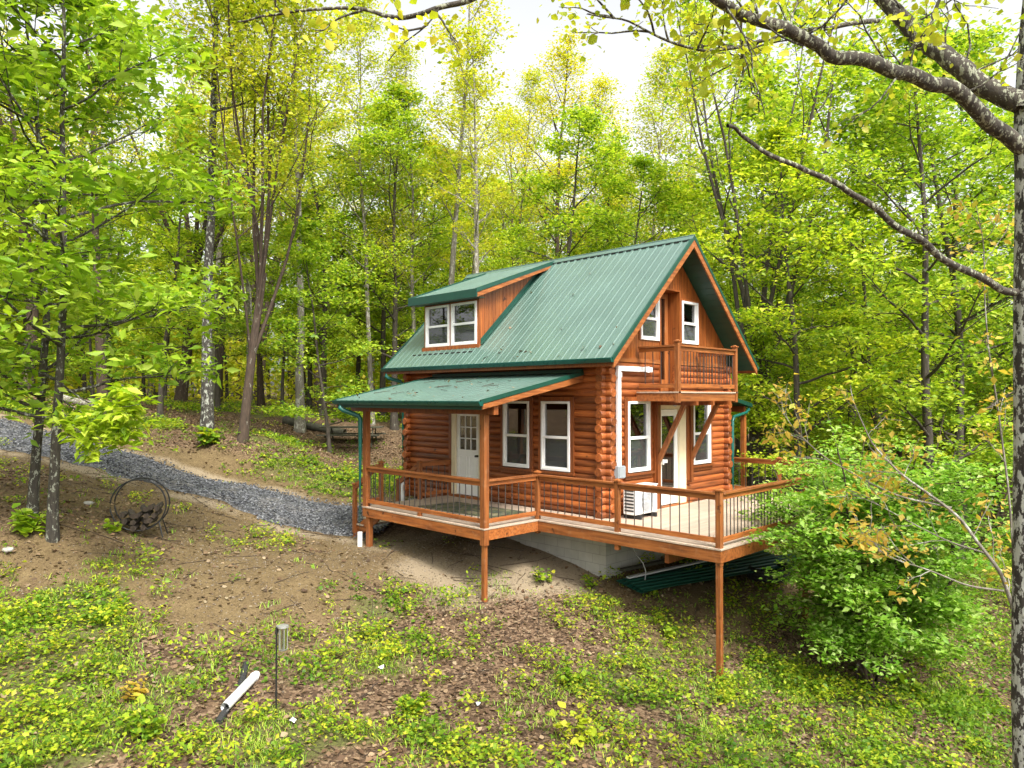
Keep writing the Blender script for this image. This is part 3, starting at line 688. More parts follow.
# deck
OV = .075
dk = MB()
def planks(x0, x1, y0, y1):
    y = y0
    while y < y1-.01:
        yb = min(y+.14, y1); n = max(1, int(round((x1-x0)/3.6)))
        for k in range(n): dk.box(x0+(x1-x0)*k/n+.002, x0+(x1-x0)*(k+1)/n-.002, y, yb-.005, -.032, 0)
        y = yb
planks(-S-OV, WF+OV, -D-OV, -.02)
planks(-S-OV, -.02, -.02, Y1-OV); planks(-P-OV, -.02, Y1-OV, Y2+OV)
planks(W+.02, WF+1.5, -.02, 5.0)
dk.build('decking', M['deck'], cabin, bevel=.003)
fb = MB()
def fasc(p, q, zt=-.036, h=.205):
    p, q = np.array(p, float), np.array(q, float); fb.bar((*p, zt-h/2), (*q, zt-h/2), .036, h)
e = OV-.03
xS, xP, yD, yA, yB = -S-e, -P-e, -D-e, Y1-e, Y2+e
fasc((xS, yA), (xS, yD+.02)); fasc((xP, yB), (xP, yA+.02)); fasc((xP-.018, yA), (xS+.018, yA)); fasc((xS-.018, yD), (WF+e, yD)); fasc((xP, yB), (0, yB)); fasc((WF+e, yD+.02), (WF+e, -.02))
fb.build('deck_fascia', M['rail_y'], cabin, bevel=.004)
jo = MB()
for k in range(17): x = -S+.1+k*.42; jo.box(x-.02, x+.02, -D, -.05, -.225, -.034)
for k in range(9): y = Y1+.1+k*.46; jo.box(-P, -.0, y-.02, y+.02, -.225, -.034)
jo.box(-S, W, -.02-2.2, -2.14, -.42, -.23); jo.build('joists', M['trimwood'], cabin)
def zg(x, y): return g1(x, y)-.12
# posts
def post(x, y, z0, z1, w=.092, cap=True, name='deck_post', mat='rail_z'):
    o = MB().box(x-w/2, x+w/2, y-w/2, y+w/2, z0, z1).build(name, M[mat], cabin, bevel=.006)
    if cap:
        c = MB(); k = w/2+.022
        c.box(x-k, x+k, y-k, y+k, z1, z1+.022)
        V = [(x-k+.008, y-k+.008, z1+.022), (x+k-.008, y-k+.008, z1+.022), (x+k-.008, y+k-.008, z1+.022), (x-k+.008, y+k-.008, z1+.022), (x, y, z1+.055)]
        c.add(V, [(0,1,4), (1,2,4), (2,3,4), (3,0,4), (3,2,1,0)]); c.build('post_cap', M[mat], o)
    return o
post(-S, -D, -.30, ZR+.03, .10); post(-S+.01, -D+.01, zg(-S, -D), -.30, .092, False)
post(-S, YP2, -.34, ZR+.02); post(-S, Y1, -.30, ZR+.03)
post(-P, Y1, -.34, 2.22, .13, False, 'porch_post'); post(-P+.02, Y1+.02, zg(-P, Y1), -.34, .09, False)
post(-P, Y2, -.24, 2.22, .13, False, 'porch_post'); post(-P+.02, Y2-.1, zg(-P, Y2), -.24, .12, False)
post(WF, -D, -.30, ZR+.03, .10); post(WF-.02, -D+.02, zg(WF, -D)-.4, -.30, .092, False)
post(WF, -1.1, -.2, ZR+.03)
post(2.4, -D, -.30, ZR+.03); post(2.41, -D+.01, zg(2.4, -D), -.30, .092, False)
BALS = [0]
def railing(p, q, z0=0., h=ZR, pitch=.186, stuff=False, name='railing', trim=.05):
    p, q = np.array(p, float), np.array(q, float); d = q-p; ln = np.linalg.norm(d); n = d/ln; ax = 'x' if abs(d[0]) > abs(d[1]) else 'y'
    a, b = p+n*trim, q-n*trim
    mb = MB(); mb.bar((*a, z0+h-.02), (*b, z0+h-.02), .125, .038).bar((*a, z0+h-.086), (*b, z0+h-.086), .04, .085).bar((*a, z0+.125), (*b, z0+.125), .042, .09)
    if ln > 3: m = (a+b)/2; mb.box(m[0]-.04, m[0]+.04, m[1]-.04, m[1]+.04, z0, z0+.08)
    o = mb.build(name, M['rail_'+ax], cabin, bevel=.004)
    k = max(2, int(round(ln/pitch))); all_ = MB()
    for i in range(1, k):
        c = p+n*ln*i/k; s = MB() if not stuff else all_
        s.tube([(c[0], c[1], z0+.165), (c[0], c[1], z0+h-.125)], .0105, 6)
        if not stuff: s.build('baluster', M['bal'], o)
    if stuff: tag(all_.build('balusters', M['bal'], o), kind='stuff')
    return o
railing((-P, Y2), (-P, Y1), trim=.06); railing((-P, Y1), (-S, Y1), trim=.06); railing((-S, Y1), (-S, YP2)); railing((-S, YP2), (-S, -D)); railing((-S, -D), (2.4, -D), pitch=.13)
railing((2.4, -D), (WF, -D), stuff=True); railing((WF, -D), (WF, -1.1), stuff=True); railing((WF, -1.1), (WF, .2), stuff=True)
# steps at the far end of the porch
post(-2.18, Y2, -.05, ZR+.05); post(-1.01, Y2, -.05, ZR-.02)
railing((-P, Y2), (-2.18, Y2)); railing((-1.01, Y2), (-.0, Y2))
st = MB()
gz_s = g1(-1.6, Y2+1.1)
for k in range(3):
    st.box(-2.25, -.95, Y2+.08+k*.29, Y2+.08+(k+1)*.29-.01, -.19-k*.19-.035, -.19-k*.19)
steps = st.build('porch_steps', M['deck'], cabin, bevel=.004)
sg_ = MB()
for x in (-2.2, -1.0): sg_.prism([(x-.02, Y2+.06, -.05), (x-.02, Y2+1.02, -.66), (x-.02, Y2+1.02, -.95), (x-.02, Y2+.06, -.42)], (.04, 0, 0)); sg_.build('stringer', M['rail_y'], steps); sg_ = MB()
for x in (-2.26, -.94):
    post(x, Y2+1.0, gz_s-.15, ZR-.55)
    mb = MB(); mb.bar((x, Y2+.02, ZR-.03), (x, Y2+1.0, ZR-.62), .06, .11); mb.build('handrail', M['rail_y'], steps)
# balcony
BX0, BX1, BY, BZ = 1.09, 3.60, -1.07, 2.68
mb = MB(); y = BY-.05
while y < -.1: mb.box(BX0-.05, BX1+.05, y, min(y+.135, -.06), BZ-.03, BZ); y += .14
balc = mb.build('balcony', M['deck'], cabin)
fb = MB().box(BX0-.03, BX1+.03, BY-.03, BY+.006, BZ-.21, BZ-.034).box(BX0-.03, BX0+.006, BY+.006, -.03, BZ-.21, BZ-.034).box(BX1-.006, BX1+.03, BY+.006, -.03, BZ-.21, BZ-.034)
fb.build('balcony_fascia', M['rail_x'], balc, bevel=.004)
jo = MB()
for x in (1.80, 2.5, 3.26): jo.box(x-.045, x+.045, BY-.06, -.03, BZ-.30, BZ-.212)
jo.box(BX0+.01, BX1-.01, BY+.01, -.05, BZ-.06, BZ-.034)
jo.build('balcony_joists', M['trimwood'], balc)
bp1 = post(BX0+.01, BY, BZ-.24, BZ+1.06, .10); bp2 = post(BX1-.01, BY, BZ-.24, BZ+1.06, .10)
for q in (bp1, bp2): q.name = 'balcony_post'
railing((BX0, -.05), (BX0, BY), BZ, 1.0, .22, name='balcony_railing'); railing((BX0, BY), (BX1, BY), BZ, 1.0, .135, name='balcony_railing'); railing((BX1, BY), (BX1, -.05), BZ, 1.0, .22, name='balcony_railing')
for x in (1.82, 3.26):
    MB().bar((x, -.07, 1.02), (x, -.80, 2.42), .09, .10).build('brace', M['rail_z'], balc, bevel=.006)
    MB().box(x-.05, x+.05, -.125, -.078, .5, 2.47).build('brace_post', M['trimwood'], balc, bevel=.004)
# line-set cover, meter box, downspouts
mb = MB().box(.315, .425, -.10, -.025, .82, 3.235).box(.425, 1.62, -.10, -.025, 3.125, 3.235)
ls = mb.build('line_set_cover', M['white'], cabin, bevel=.01); MB().box(1.40, 1.48, -.11, -.024, 3.115, 3.247).build('coupling', M['white'], ls)
MB().box(.303, .437, -.11, -.022, 2.99, 3.09).build('coupling', M['white'], ls)
eb = MB().box(.12, .37, -.24, -.05, .84, 1.10).build('electrical_box', M['boxgrey'], cabin, bevel=.012); MB().box(.135, .355, -.255, -.242, .86, 1.08).build('cover_plate', M['boxgrey'], eb)
gzf = g1(-2.75, 5.12)
downspout([(PX-.03, 5.45, 2.40), (PX-.03, 5.45, 2.32), (PX+.02, 5.40, 2.26), (-2.76, 5.15, 2.12), (-2.73, 5.12, 2.05), (-2.73, 5.12, gzf+.25)], ((-2.73, 5.12, gzf+.33), (-2.73, 5.12, gzf-.06)), .112)
downspout([(-.58, 7.15, 3.24), (-.58, 7.15, 3.14), (-.50, 7.12, 3.08), (-.20, 7.0, 3.0), (-.14, 6.95, 2.9), (-.14, 6.95, .1)], ((-.14, 6.95, .2), (-.14, 6.95, -.5)), .1)
downspout([(7.1, .36, 2.3), (7.1, .36, 2.22), (6.95, .36, 2.12), (6.2, .34, 2.02), (6.1, .33, 1.9), (6.1, .33, -1.6)], None, .09)
# ---------------------------------------------------------------- things on and under the deck
ac = thing('heat_pump_unit', (.62, -.42, 0), 'white outdoor heat pump unit with louvred side standing on the deck', 'heat pump')
x0, x1, y0, y1 = .24, 1.06, -.58, -.27
MB().box(x0, x1, y0, y1, .09, .67).build('body', M['white'], ac, bevel=.02)
MB().box(x0-.012, x1+.012, y0-.012, y1+.012, .672, .695).build('lid', M['white'], ac, bevel=.006)
for x in (x0+.1, x1-.16): MB().box(x, x+.06, y0-.06, y1+.06, 0, .088).build('foot', M['rub'], ac)
g = MB(); cx, cz = x0+.46, .38
for r in (.06, .10, .14, .18, .22, .25): g.tube([(cx+r*math.cos(t), y0-.02, cz+r*math.sin(t)) for t in np.linspace(0, 2*PI, 33)], .005, 5, False)
for t in np.linspace(0, 2*PI, 13)[:-1]: g.tube([(cx+.04*math.cos(t), y0-.022, cz+.04*math.sin(t)), (cx+.25*math.cos(t+.4), y0-.018, cz+.25*math.sin(t+.4))], .004, 4)
g.build('fan_grille', M['grey'], ac); MB().tube([(cx, y0-.003, cz), (cx, y0-.006, cz)], [.25, .25], 32).build('fan_opening', M['grey'], ac)
lv = MB()
for k in range(7): lv.box(x0-.008, x0-.001, y0+.04, y1-.04, .16+k*.07, .195+k*.07)
lv.build('louvres', M['rub'], ac)
def rugmat():
    m, nt, b, out = new_mat('patterned_rug'); v = coords(nt)
    vo = nt.nodes.new('ShaderNodeTexVoronoi'); vo.inputs['Scale'].default_value = 7; nt.links.new(v, vo.inputs['Vector'])
    n = noise(nt, v, 5, 4); sc = nt.nodes.new('ShaderNodeSeparateColor'); nt.links.new(vo.outputs['Color'], sc.inputs[0])
    c = mixc(nt, n, ramp(nt, sc.outputs[0], [(0, (.02,.03,.03)), (.4, (.10,.12,.05)), (.7, (.24,.18,.08)), (1, (.30,.26,.16))]).outputs[0], (.05,.06,.035))
    nt.links.new(c, b.inputs['Base Color']); b.inputs['Roughness'].default_value = .95; return m
M['rug'] = rugmat()
mb = MB(); mb.prism([(-1.75, 1.55, .004), (-.62, 1.45, .004), (-.70, 4.0, .004), (-1.82, 4.1, .004)], (0, 0, .012))
o = mb.build('porch_rug', M['rug'], None, loc=(-1.2, 2.8, .004)); tag(o, 'worn patterned green and brown rug on the porch boards', 'rug')
# roofing left-overs under the deck: each long sheet a thing
def panel(p, q, w, label, group=None, mat='roof', lift=.05):
    p, q = np.array(p, float), np.array(q, float)
    d = q-p; n = d/np.linalg.norm(d); a = np.array([n[1], -n[0], -.12])*w
    mb = MB(); ribs = []
    ribbed(p, a, d, 0, .15, mb, .022)
    mb.frame(p-np.array([0, 0, .008]), a, d, (0, 0, .006))
    o = mb.build('metal_roofing_panel', M[mat], None, loc=p); tag(o, label, 'roofing panel', group); return o
def gp(u, v, dz=0.):
    p = ground_at(u, v); return np.array([p[0], p[1], g1(p[0], p[1])+dz])
A0, A1 = gp(612, 583), np.array([4.6, -1.6, 0]); A1[2] = g1(4.6, -1.6)+.25
pa = panel(gp(616, 586, .10), (4.4, -1.2, g1(4.4, -1.2)+.35), .75, 'dark green ribbed roofing sheet lying under the deck beside the block foundation', mat='dkgreen')
pb = panel(gp(626, 592, .20), (4.6, -2.0, g1(4.6, -2.0)+.5), .6, 'dark green ribbed roofing sheet under the deck, the nearer one to the grass', mat='dkgreen')
s0, s1 = gp(628, 592, .27), np.array([4.4, -1.7, g1(4.4, -1.7)+.62])
o = MB().bar(s0, s1, .10, .03).build('trim_strip', M['grey'], None, loc=s0); tag(o, 'long pale metal trim strip lying on green sheets under the deck', 'trim strip')
s0, s1 = gp(621, 583, .24), np.array([4.2, -1.1, g1(4.2, -1.1)+.5])
o = MB().bar(s0, s1, .14, .05).build('timber_board', M['weathered'], None, loc=s0); tag(o, 'weathered grey board on green roofing sheets under the deck', 'board')
q = [at(633, 548, 15.2), at(637, 555, 15.0), at(643, 563, 14.8), at(646, 572, 14.7), at(645, 580, 14.6)]
o = MB().tube(q, .011, 6).build('loose_cable', M['grey'], None, smooth=True, loc=q[0]); tag(o, 'thin grey cable dangling from under the deck', 'cable')
# ribbed black drain coil under the right end of the deck
q0 = gp(770, 588, .16); mb = MB(); tt = np.linspace(0, 2*PI*3, 150)
pts = [q0 + np.array([.42*math.cos(t), .42*math.sin(t), .05+t*.012]) for t in tt]
mb.tube(pts, [.055+.010*(i % 2) for i in range(len(pts))], 8); o = mb.build('drain_hose_coil', M['rub'], None, loc=q0); tag(o, 'coil of ribbed black drain hose on the bank under the deck', 'hose')
# ---------------------------------------------------------------- trees
def unit(v): return v/(np.linalg.norm(v)+1e-9)
def bend_line(r, p, d, ln, n, wob, up=0.):
    pts = [np.array(p, float)]; d = unit(np.array(d, float))
    for _ in range(n):
        d = unit(d + r.normal(0, wob, 3) + np.array([0, 0, up])); pts.append(pts[-1]+d*ln/n)
    return np.array(pts)
class Wood:
    def __init__(s): s.V = []; s.F = []; s.n = 0
    def tube(s, pts, r0, r1, n, flare=0.):
        t = np.linspace(0, 1, len(pts)); rad = r0*(1-t) + r1*t
        if flare: rad = rad*(1+flare*np.exp(-t*len(pts)*1.3))
        v, f = tube_np(pts, rad, n); s.V.append(v); s.F.append(f+s.n); s.n += len(v)
    def mesh(s, name, mat): return npmesh(name, np.concatenate(s.V), [np.concatenate(s.F)], mat, True)
def leaves_mesh(name, P, size, r, mat, flat=.5, droop=.2, shape='kite', var=.35):
    """one small folded leaf per point"""
    n = len(P); a = r.uniform(0, 2*PI, n); nz_ = r.normal(0, 1, (n, 3))*flat + np.array([0, 0, 1.]); nz_ /= np.linalg.norm(nz_, axis=1)[:, None]
    t = np.c_[np.cos(a), np.sin(a), r.normal(-droop, .3, n)]; t -= nz_*(t*nz_).sum(1)[:, None]; t /= np.linalg.norm(t, axis=1)[:, None]+1e-9
    b = np.cross(nz_, t); s = (size*(1+r.normal(0, var, n)).clip(.35, 1.9))[:, None]
    w = {'kite': .30, 'broad': .40, 'lance': .21}[shape]
    fold = .10
    if shape == 'broad':
        v = np.stack([P, P+t*s*.35+b*s*w+nz_*s*fold, P+t*s*.72+b*s*w*.7+nz_*s*fold*.5, P+t*s, P+t*s*.72-b*s*w*.7+nz_*s*fold*.5, P+t*s*.35-b*s*w+nz_*s*fold], 1).reshape(-1, 3)
        i = np.arange(n)[:, None]*6; F = [np.r_[i+np.array([[0, 1, 2, 3]]), i+np.array([[0, 3, 4, 5]])]]
    else:
        v = np.stack([P, P+t*s*.45+b*s*w+nz_*s*fold, P+t*s, P+t*s*.45-b*s*w+nz_*s*fold], 1).reshape(-1, 3)
        i = np.arange(n)[:, None]*4; F = [np.r_[i+np.array([[0, 1, 2]]), i+np.array([[0, 2, 3]])]]
    return npmesh(name, v, F, mat)
def make_tree(seed, H, r0, cb, spread, nprim, asc, leaf, per, lmat, bark, shape='kite', nsec=6, ntw=3, forks=1, fr=.62, fq=(.18, .42), lean=(0, 0), clump=.32, flat=.45, top=1., layer=.5):
    """trunk and crown meshes of one tree standing at the origin"""
    r = np.random.default_rng(seed); w = Wood(); anchors = []
    trunks = []
    base = bend_line(r, (0, 0, -.5), (lean[0]+r.normal(0, .02), lean[1]+r.normal(0, .02), 1), H*(.97 if forks == 1 else .28)+.5, 14 if forks == 1 else 6, .035, .03)
    if forks == 1:
        w.tube(base, r0, r0*.10, 9, .55); trunks.append((base, r0))
    else:
        w.tube(base, r0, r0*.8, 10, .5)
        for k in range(forks):
            a = 2*PI*k/forks + r.uniform(-.4, .4); q = r.uniform(*fq)
            ln = H*.72*r.uniform(.85, 1.05); st = base[-1-(k % (2 if fq[0] > .1 else 4))]
            t_ = bend_line(r, st, (q*math.cos(a), q*math.sin(a), 1), ln, 10, .05, .04)
            rr = r0*fr*r.uniform(.7, 1.1); w.tube(t_, rr, rr*.12, 7); trunks.append((t_, rr))
    for ti, (tp, tr) in enumerate(trunks):
        npr = nprim if forks == 1 else max(4, nprim//forks)
        for i in range(npr):
            f = (i+r.uniform(.2, .8))/npr; c0 = cb if forks == 1 else .25
            h = c0 + (1-c0)*.97*f; x = h*(len(tp)-1); k = int(min(x, len(tp)-2)); p = tp[k]+(tp[k+1]-tp[k])*(x-k)
            az = i*2.4 + r.uniform(-.5, .5) + ti*1.7
            prof = (math.sin(PI*min(1, .18+f*.80))**.7)*(1-.25*f) if forks == 1 else 1-.55*f
            ln = spread*prof*r.uniform(.65, 1.15)
            e = asc + .35*f + r.uniform(-.15, .15); d = (math.cos(az)*math.cos(e), math.sin(az)*math.cos(e), math.sin(e))
            br = tr*(1-h*.85)*.42+.008
            pl = bend_line(r, p, d, ln, 7, .10, .03); w.tube(pl, br, .008, 5)
            for j in range(nsec):
                g = .25+.75*(j+r.uniform(0, 1))/nsec; y = g*(len(pl)-1); m = int(min(y, len(pl)-2)); q = pl[m]+(pl[m+1]-pl[m])*(y-m)
                dd = unit(pl[m+1]-pl[m]); side = unit(np.cross(dd, (0, 0, 1)))*(1 if j % 2 else -1)
                d2 = unit(dd*.6+side*r.uniform(.5, 1.0)+np.array([0, 0, r.uniform(-.1, .35)]))
                l2 = ln*.42*(1.15-g*.6)*r.uniform(.6, 1.2); p2 = bend_line(r, q, d2, l2, 4, .13, .02); w.tube(p2, max(.006, br*.35), .004, 4)
                for z in range(ntw):
                    y2 = r.uniform(.3, 1)*(len(p2)-1); m2 = int(min(y2, len(p2)-2)); q2 = p2[m2]+(p2[m2+1]-p2[m2])*(y2-m2)
                    d3 = unit(unit(p2[m2+1]-p2[m2])*.5+r.normal(0, .55, 3)*np.array([1, 1, .5])+np.array([0, 0, .15])); p3 = bend_line(r, q2, d3, l2*.45+.1, 2, .15)
                    w.tube(p3, .006, .003, 3); anchors += [p3[1], p3[2], p3[2]]
    A = np.array(anchors); keep = r.random(len(A)) < top; A = A[keep]
    C = np.repeat(A, per, 0)+r.normal(0, 1, (len(A)*per, 3))*np.array([clump, clump, clump*layer])
    return w.mesh('trunk', M[bark]), leaves_mesh('crown', C, leaf, r, M[lmat], flat, .25, shape)
PROTO = {}
TOPS = []
def proto(key, **k): PROTO[key] = make_tree(**k)
# broad green maples (close layered foliage), loose early-leaf oaks, slim understorey, tall pale stems, large-leaf hickories
proto('maple_a', seed=11, H=17, r0=.17, cb=.16, spread=4.3, nprim=22, asc=.25, leaf=.16, per=11, lmat='lf_maple', bark='bark', nsec=8, layer=.3, top=.85)
proto('maple_b', seed=12, H=19, r0=.19, cb=.2, spread=4.8, nprim=22, asc=.35, leaf=.165, per=11, lmat='lf_maple', bark='bark', nsec=8, layer=.35, top=.82)
proto('maple_c', seed=13, H=18, r0=.24, cb=.2, spread=4.0, nprim=24, asc=.6, leaf=.155, per=10, lmat='lf_maple', bark='bark_brown', forks=3, nsec=7)
proto('oak_a', seed=21, H=21, r0=.19, cb=.35, spread=4.2, nprim=20, asc=.7, leaf=.12, per=8, lmat='lf_spring', bark='bark_brown', nsec=7, top=.8, clump=.3)
proto('oak_b', seed=22, H=20, r0=.32, cb=.3, spread=4.0, nprim=25, asc=.8, leaf=.115, per=8, lmat='lf_spring', bark='bark_brown', forks=5, nsec=6, top=.8, clump=.3)
proto('slim_a', seed=31, H=13, r0=.11, cb=.22, spread=2.6, nprim=18, asc=.2, leaf=.15, per=9, lmat='lf_maple', bark='bark', nsec=6, layer=.3)
proto('slim_b', seed=32, H=10, r0=.085, cb=.12, spread=2.5, nprim=16, asc=.15, leaf=.15, per=10, lmat='lf_maple', bark='bark', nsec=6, layer=.3)
proto('pole_a', seed=41, H=22, r0=.19, cb=.45, spread=3.0, nprim=16, asc=.75, leaf=.15, per=6, lmat='lf_spring', bark='bark_pale', nsec=6, top=.85)
proto('pole_b', seed=42, H=20, r0=.17, cb=.5, spread=2.8, nprim=15, asc=.6, leaf=.15, per=9, lmat='lf_maple', bark='bark_mottled', nsec=6)
proto('birch', seed=51, H=20, r0=.13, cb=.35, spread=3.0, nprim=22, asc=.7, leaf=.11, per=9, lmat='lf_spring', bark='bark_pale', nsec=7, top=.85)
def place_tree(name, key, p, rz, sc, label, cat='tree', group=None, dz=0., szz=1.):
    o = thing(name, (p[0], p[1], g1(p[0], p[1])+dz), label, cat, group); o.rotation_euler = (0, 0, rz); o.scale = (sc, sc, sc*szz)
    t, c = PROTO[key] if isinstance(key, str) else key
    link('trunk', t, o); link('crown', c, o); return o
def place_uv(name, key, u, d, rz, sc, label, group=None, **k):
    p = CAM + d*(FW*cp + RT*(u-512)/FPX); return place_tree(name, key, p, rz, sc, label, 'tree', group, **k)
TAKEN = []
def named(name, key, u, d, rz, sc, label, **k):
    TAKEN.append((u, d)); return place_uv(name, key, u, d, rz, sc, label, **k)
named('mottled_tree', 'pole_b', 207, 24.5, .4, 1.15, 'tall tree with black and white lichen mottled trunk just beyond the gravel driveway')
PROTO['oak_fan'] = make_tree(77, 20, .155, .3, 4.4, 54, .75, .13, 7, 'lf_spring', 'bark_brown', forks=9, fr=.40, fq=(.04, .34), nsec=7, top=.9, clump=.35)
named('fan_limbed_tree', 'oak_fan', 242, 24, .9, 1.0, 'reddish brown trunk fanning into many bare ascending limbs with sparse yellow leaves')
named('twin_trunk_tree', 'oak_a', 106, 27.5, 1.4, .95, 'brown and white lichen spotted trunk at the upper edge of the driveway')
named('pale_tree', 'pole_a', 300, 31, 2.0, 1.0, 'slim pale stemmed tree between the fan limbed tree and the picnic table')
named('leaning_pale_tree', 'pole_a', 448, 31, 2.9, .98, 'pale grey trunk rising above the left end of the dormer roof')
named('crooked_grey_tree', 'pole_a', 478, 28, 5.3, .82, 'crooked pale trunk standing right behind the dormer roof')
named('sparse_yellow_tree', 'oak_a', 545, 36, 3.3, 1.02, 'tall thin crowned yellowish tree standing highest behind the roof ridge')
PROTO['maple_fan'] = make_tree(78, 19, .26, .3, 3.8, 40, .7, .15, 6, 'lf_maple', 'bark', forks=6, fr=.42, nsec=6, top=.75, clump=.36)
named('forked_maple', 'maple_fan', 752, 22.6, .2, 1.0, 'dark trunk forking into several limbs just right of the gable')
named('lime_maple', 'maple_a', 625, 27, 1.2, .80, 'bright lime maple crown right behind the roof ridge')
named('round_maple', 'maple_b', 850, 27, 2.1, 1.0, 'broad bright green maple filling the view right of the balcony')
named('edge_maple', 'maple_a', 955, 24, 4.0, 1.05, 'dense green maple behind the shrub near the right edge')
named('understorey_maple', 'slim_b', 775, 22.5, 1.0, .72, 'low bright green young maple beside the deck corner behind the cabin')
named('understorey_tree', 'slim_a', 890, 21.5, 2.4, .95, 'slim dark stemmed young tree standing behind the leafy shrub')
named('slope_maple', 'maple_a', 800, 21, 3.0, .78, 'bright green maple on the slope just behind the far deck railing')
named('leaning_maple', 'maple_b', 930, 19.5, 5.2, .85, 'large bright green maple between the shrub and the right edge')
named('balcony_maple', 'slim_a', 700, 29, 4.4, 1.05, 'young green maple rising behind the balcony end')
named('ridge_maple', 'maple_a', 560, 29, .5, .92, 'yellow green maple crown above the middle of the ridge')
named('dormer_maple', 'maple_b', 395, 33, 2.2, .85, 'green maple behind the left end of the cabin roof')
for u, d, v, q in ((412,33,15,'fine leaved tall tree with pale stem behind the left end of the porch roof'), (472,37,45,'fine leaved yellowish tree behind the dormer, taller than its neighbours'),
                   (512,40,60,'fine leaved tall tree between the dormer and the open patch of sky'), (580,42,62,'fine leaved thin tree below the open patch of sky'), (640,34,35,'fine leaved tall tree behind the ridge, right of the open sky'),
                   (690,38,5,'fine leaved tall tree above the peak of the gable'), (372,34,-10,'fine leaved tall tree reaching the top edge left of the open sky')):
    pz0 = CAM + d*(FW*cp + RT*(u-512)/FPX); named('birch_tree', 'birch', u, d, u*.1, ((397-v)*d/FPX + 2.56 - g1(pz0[0], pz0[1]))/20, q)
named('driveway_sapling', 'slim_b', 330, 27, .3, .9, 'slender young green tree beside the picnic table')
named('verge_sapling', 'slim_a', 160, 29, .3, .95, 'thin dark young tree between the mottled tree and the lichen spotted trunk')
R0 = np.random.default_rng(8)
KIND = {'maple_a': 'lime green leafy', 'maple_b': 'lime green leafy', 'maple_c': 'lime green leafy', 'oak_a': 'sparse yellowish', 'oak_b': 'sparse yellowish',
        'slim_a': 'thin stemmed green understorey', 'slim_b': 'thin stemmed green understorey', 'pole_a': 'tall pale stemmed', 'pole_b': 'tall pale stemmed'}
NAMES = {'lime green leafy': 'maple_tree', 'sparse yellowish': 'oak_tree', 'thin stemmed green understorey': 'understorey_sapling', 'tall pale stemmed': 'ash_tree'}
placed = [(CAM + d*(FW*cp + RT*(u-512)/FPX))[:2] for u, d in TAKEN]
count = 0; tries = 0
while count < 165 and tries < 6000:
    tries += 1
    d = R0.uniform(24, 68)**1.0; u = R0.uniform(-170, 1190)
    if d > 40 and R0.random() < .35: continue
    p = (CAM + d*(FW*cp + RT*(u-512)/FPX))[:2]
    if -3 < p[0] < 12.5 and -7 < p[1] < 10.5: continue
    if road_dist(np.array([p[0]]), np.array([p[1]]))[0] < 3.4: continue
    if d < 29 and u < 420: continue
    if 310 < u < 420 and d < 36: continue
    if d < 30 and 380 < u < 700: continue
    if min(np.hypot(q[0]-p[0], q[1]-p[1]) for q in placed) < (2.4 if d > 34 else 3.0): continue
    right = u > 690
    if right: key = R0.choice(['maple_a', 'maple_b', 'maple_c', 'slim_a', 'slim_b', 'oak_a'], p=[.27, .25, .13, .17, .12, .06])
    elif u > 400: key = R0.choice(['maple_a', 'maple_b', 'oak_a', 'oak_b', 'slim_a', 'slim_b', 'pole_a'], p=[.25, .25, .13, .10, .12, .05, .10])
    else: key = R0.choice(['maple_a', 'maple_b', 'oak_a', 'oak_b', 'slim_a', 'slim_b', 'pole_a', 'pole_b'], p=[.10, .12, .13, .10, .22, .15, .09, .09])
    sc = R0.uniform(.85, 1.12)
    if 400 < u < 690:     # lower tops where the sky shows above the roof
        top_v = R0.choice([75, 120]) if 590 < u < 660 else R0.choice([45, 85, 130])
        hmax = (397-top_v)*d/FPX + 2.5 - g1(*p); base_h = {'maple_a':17,'maple_b':19,'maple_c':18,'oak_a':21,'oak_b':20,'slim_a':13,'slim_b':10,'pole_a':22,'pole_b':20}[key]
        sc = min(sc, max(.5, hmax/base_h))
    zone = 'in the woods right of the cabin' if right else ('in the woods directly behind the cabin' if u > 400 else 'in the woods beyond the driveway')
    kd = KIND[key]; place_tree(NAMES[kd], key, p, R0.uniform(0, 2*PI), sc, f'{kd} tree {zone}', 'tree', f'{kd} trees {zone}')
    placed.append(p); count += 1
# the far wood: one leafy mass with thin stems
w = Wood(); LP = []; rf_ = np.random.default_rng(17)
for k in range(420):
    d = rf_.uniform(58, 120); u = rf_.uniform(-260, 1280); p = CAM + d*(FW*cp + RT*(u-512)/FPX)
    z = g1(p[0], p[1]); h = rf_.uniform(11, 17)
    if 400 < u < 690: h *= .8
    w.tube(np.array([[p[0], p[1], z-.5], [p[0]+rf_.normal(0, .3), p[1]+rf_.normal(0, .3), z+h*.5], [p[0]+rf_.normal(0, .6), p[1]+rf_.normal(0, .6), z+h]]), .2, .05, 5)
    n = 260; t = rf_.random(n); rad = 3.2*np.sin(PI*(.12+.85*t))*np.sqrt(rf_.random(n)); a = rf_.uniform(0, 2*PI, n)
    LP.append(np.c_[p[0]+rad*np.cos(a), p[1]+rad*np.sin(a), z+h*(.12+.95*t)])
fw_ = tag(link('far_wood', w.mesh('far_wood', M['bark'])), kind='stuff')
tag(link('far_foliage', leaves_mesh('far_foliage', np.concatenate(LP), .62, rf_, M['lf_maple'], .6, .2)), kind='stuff')

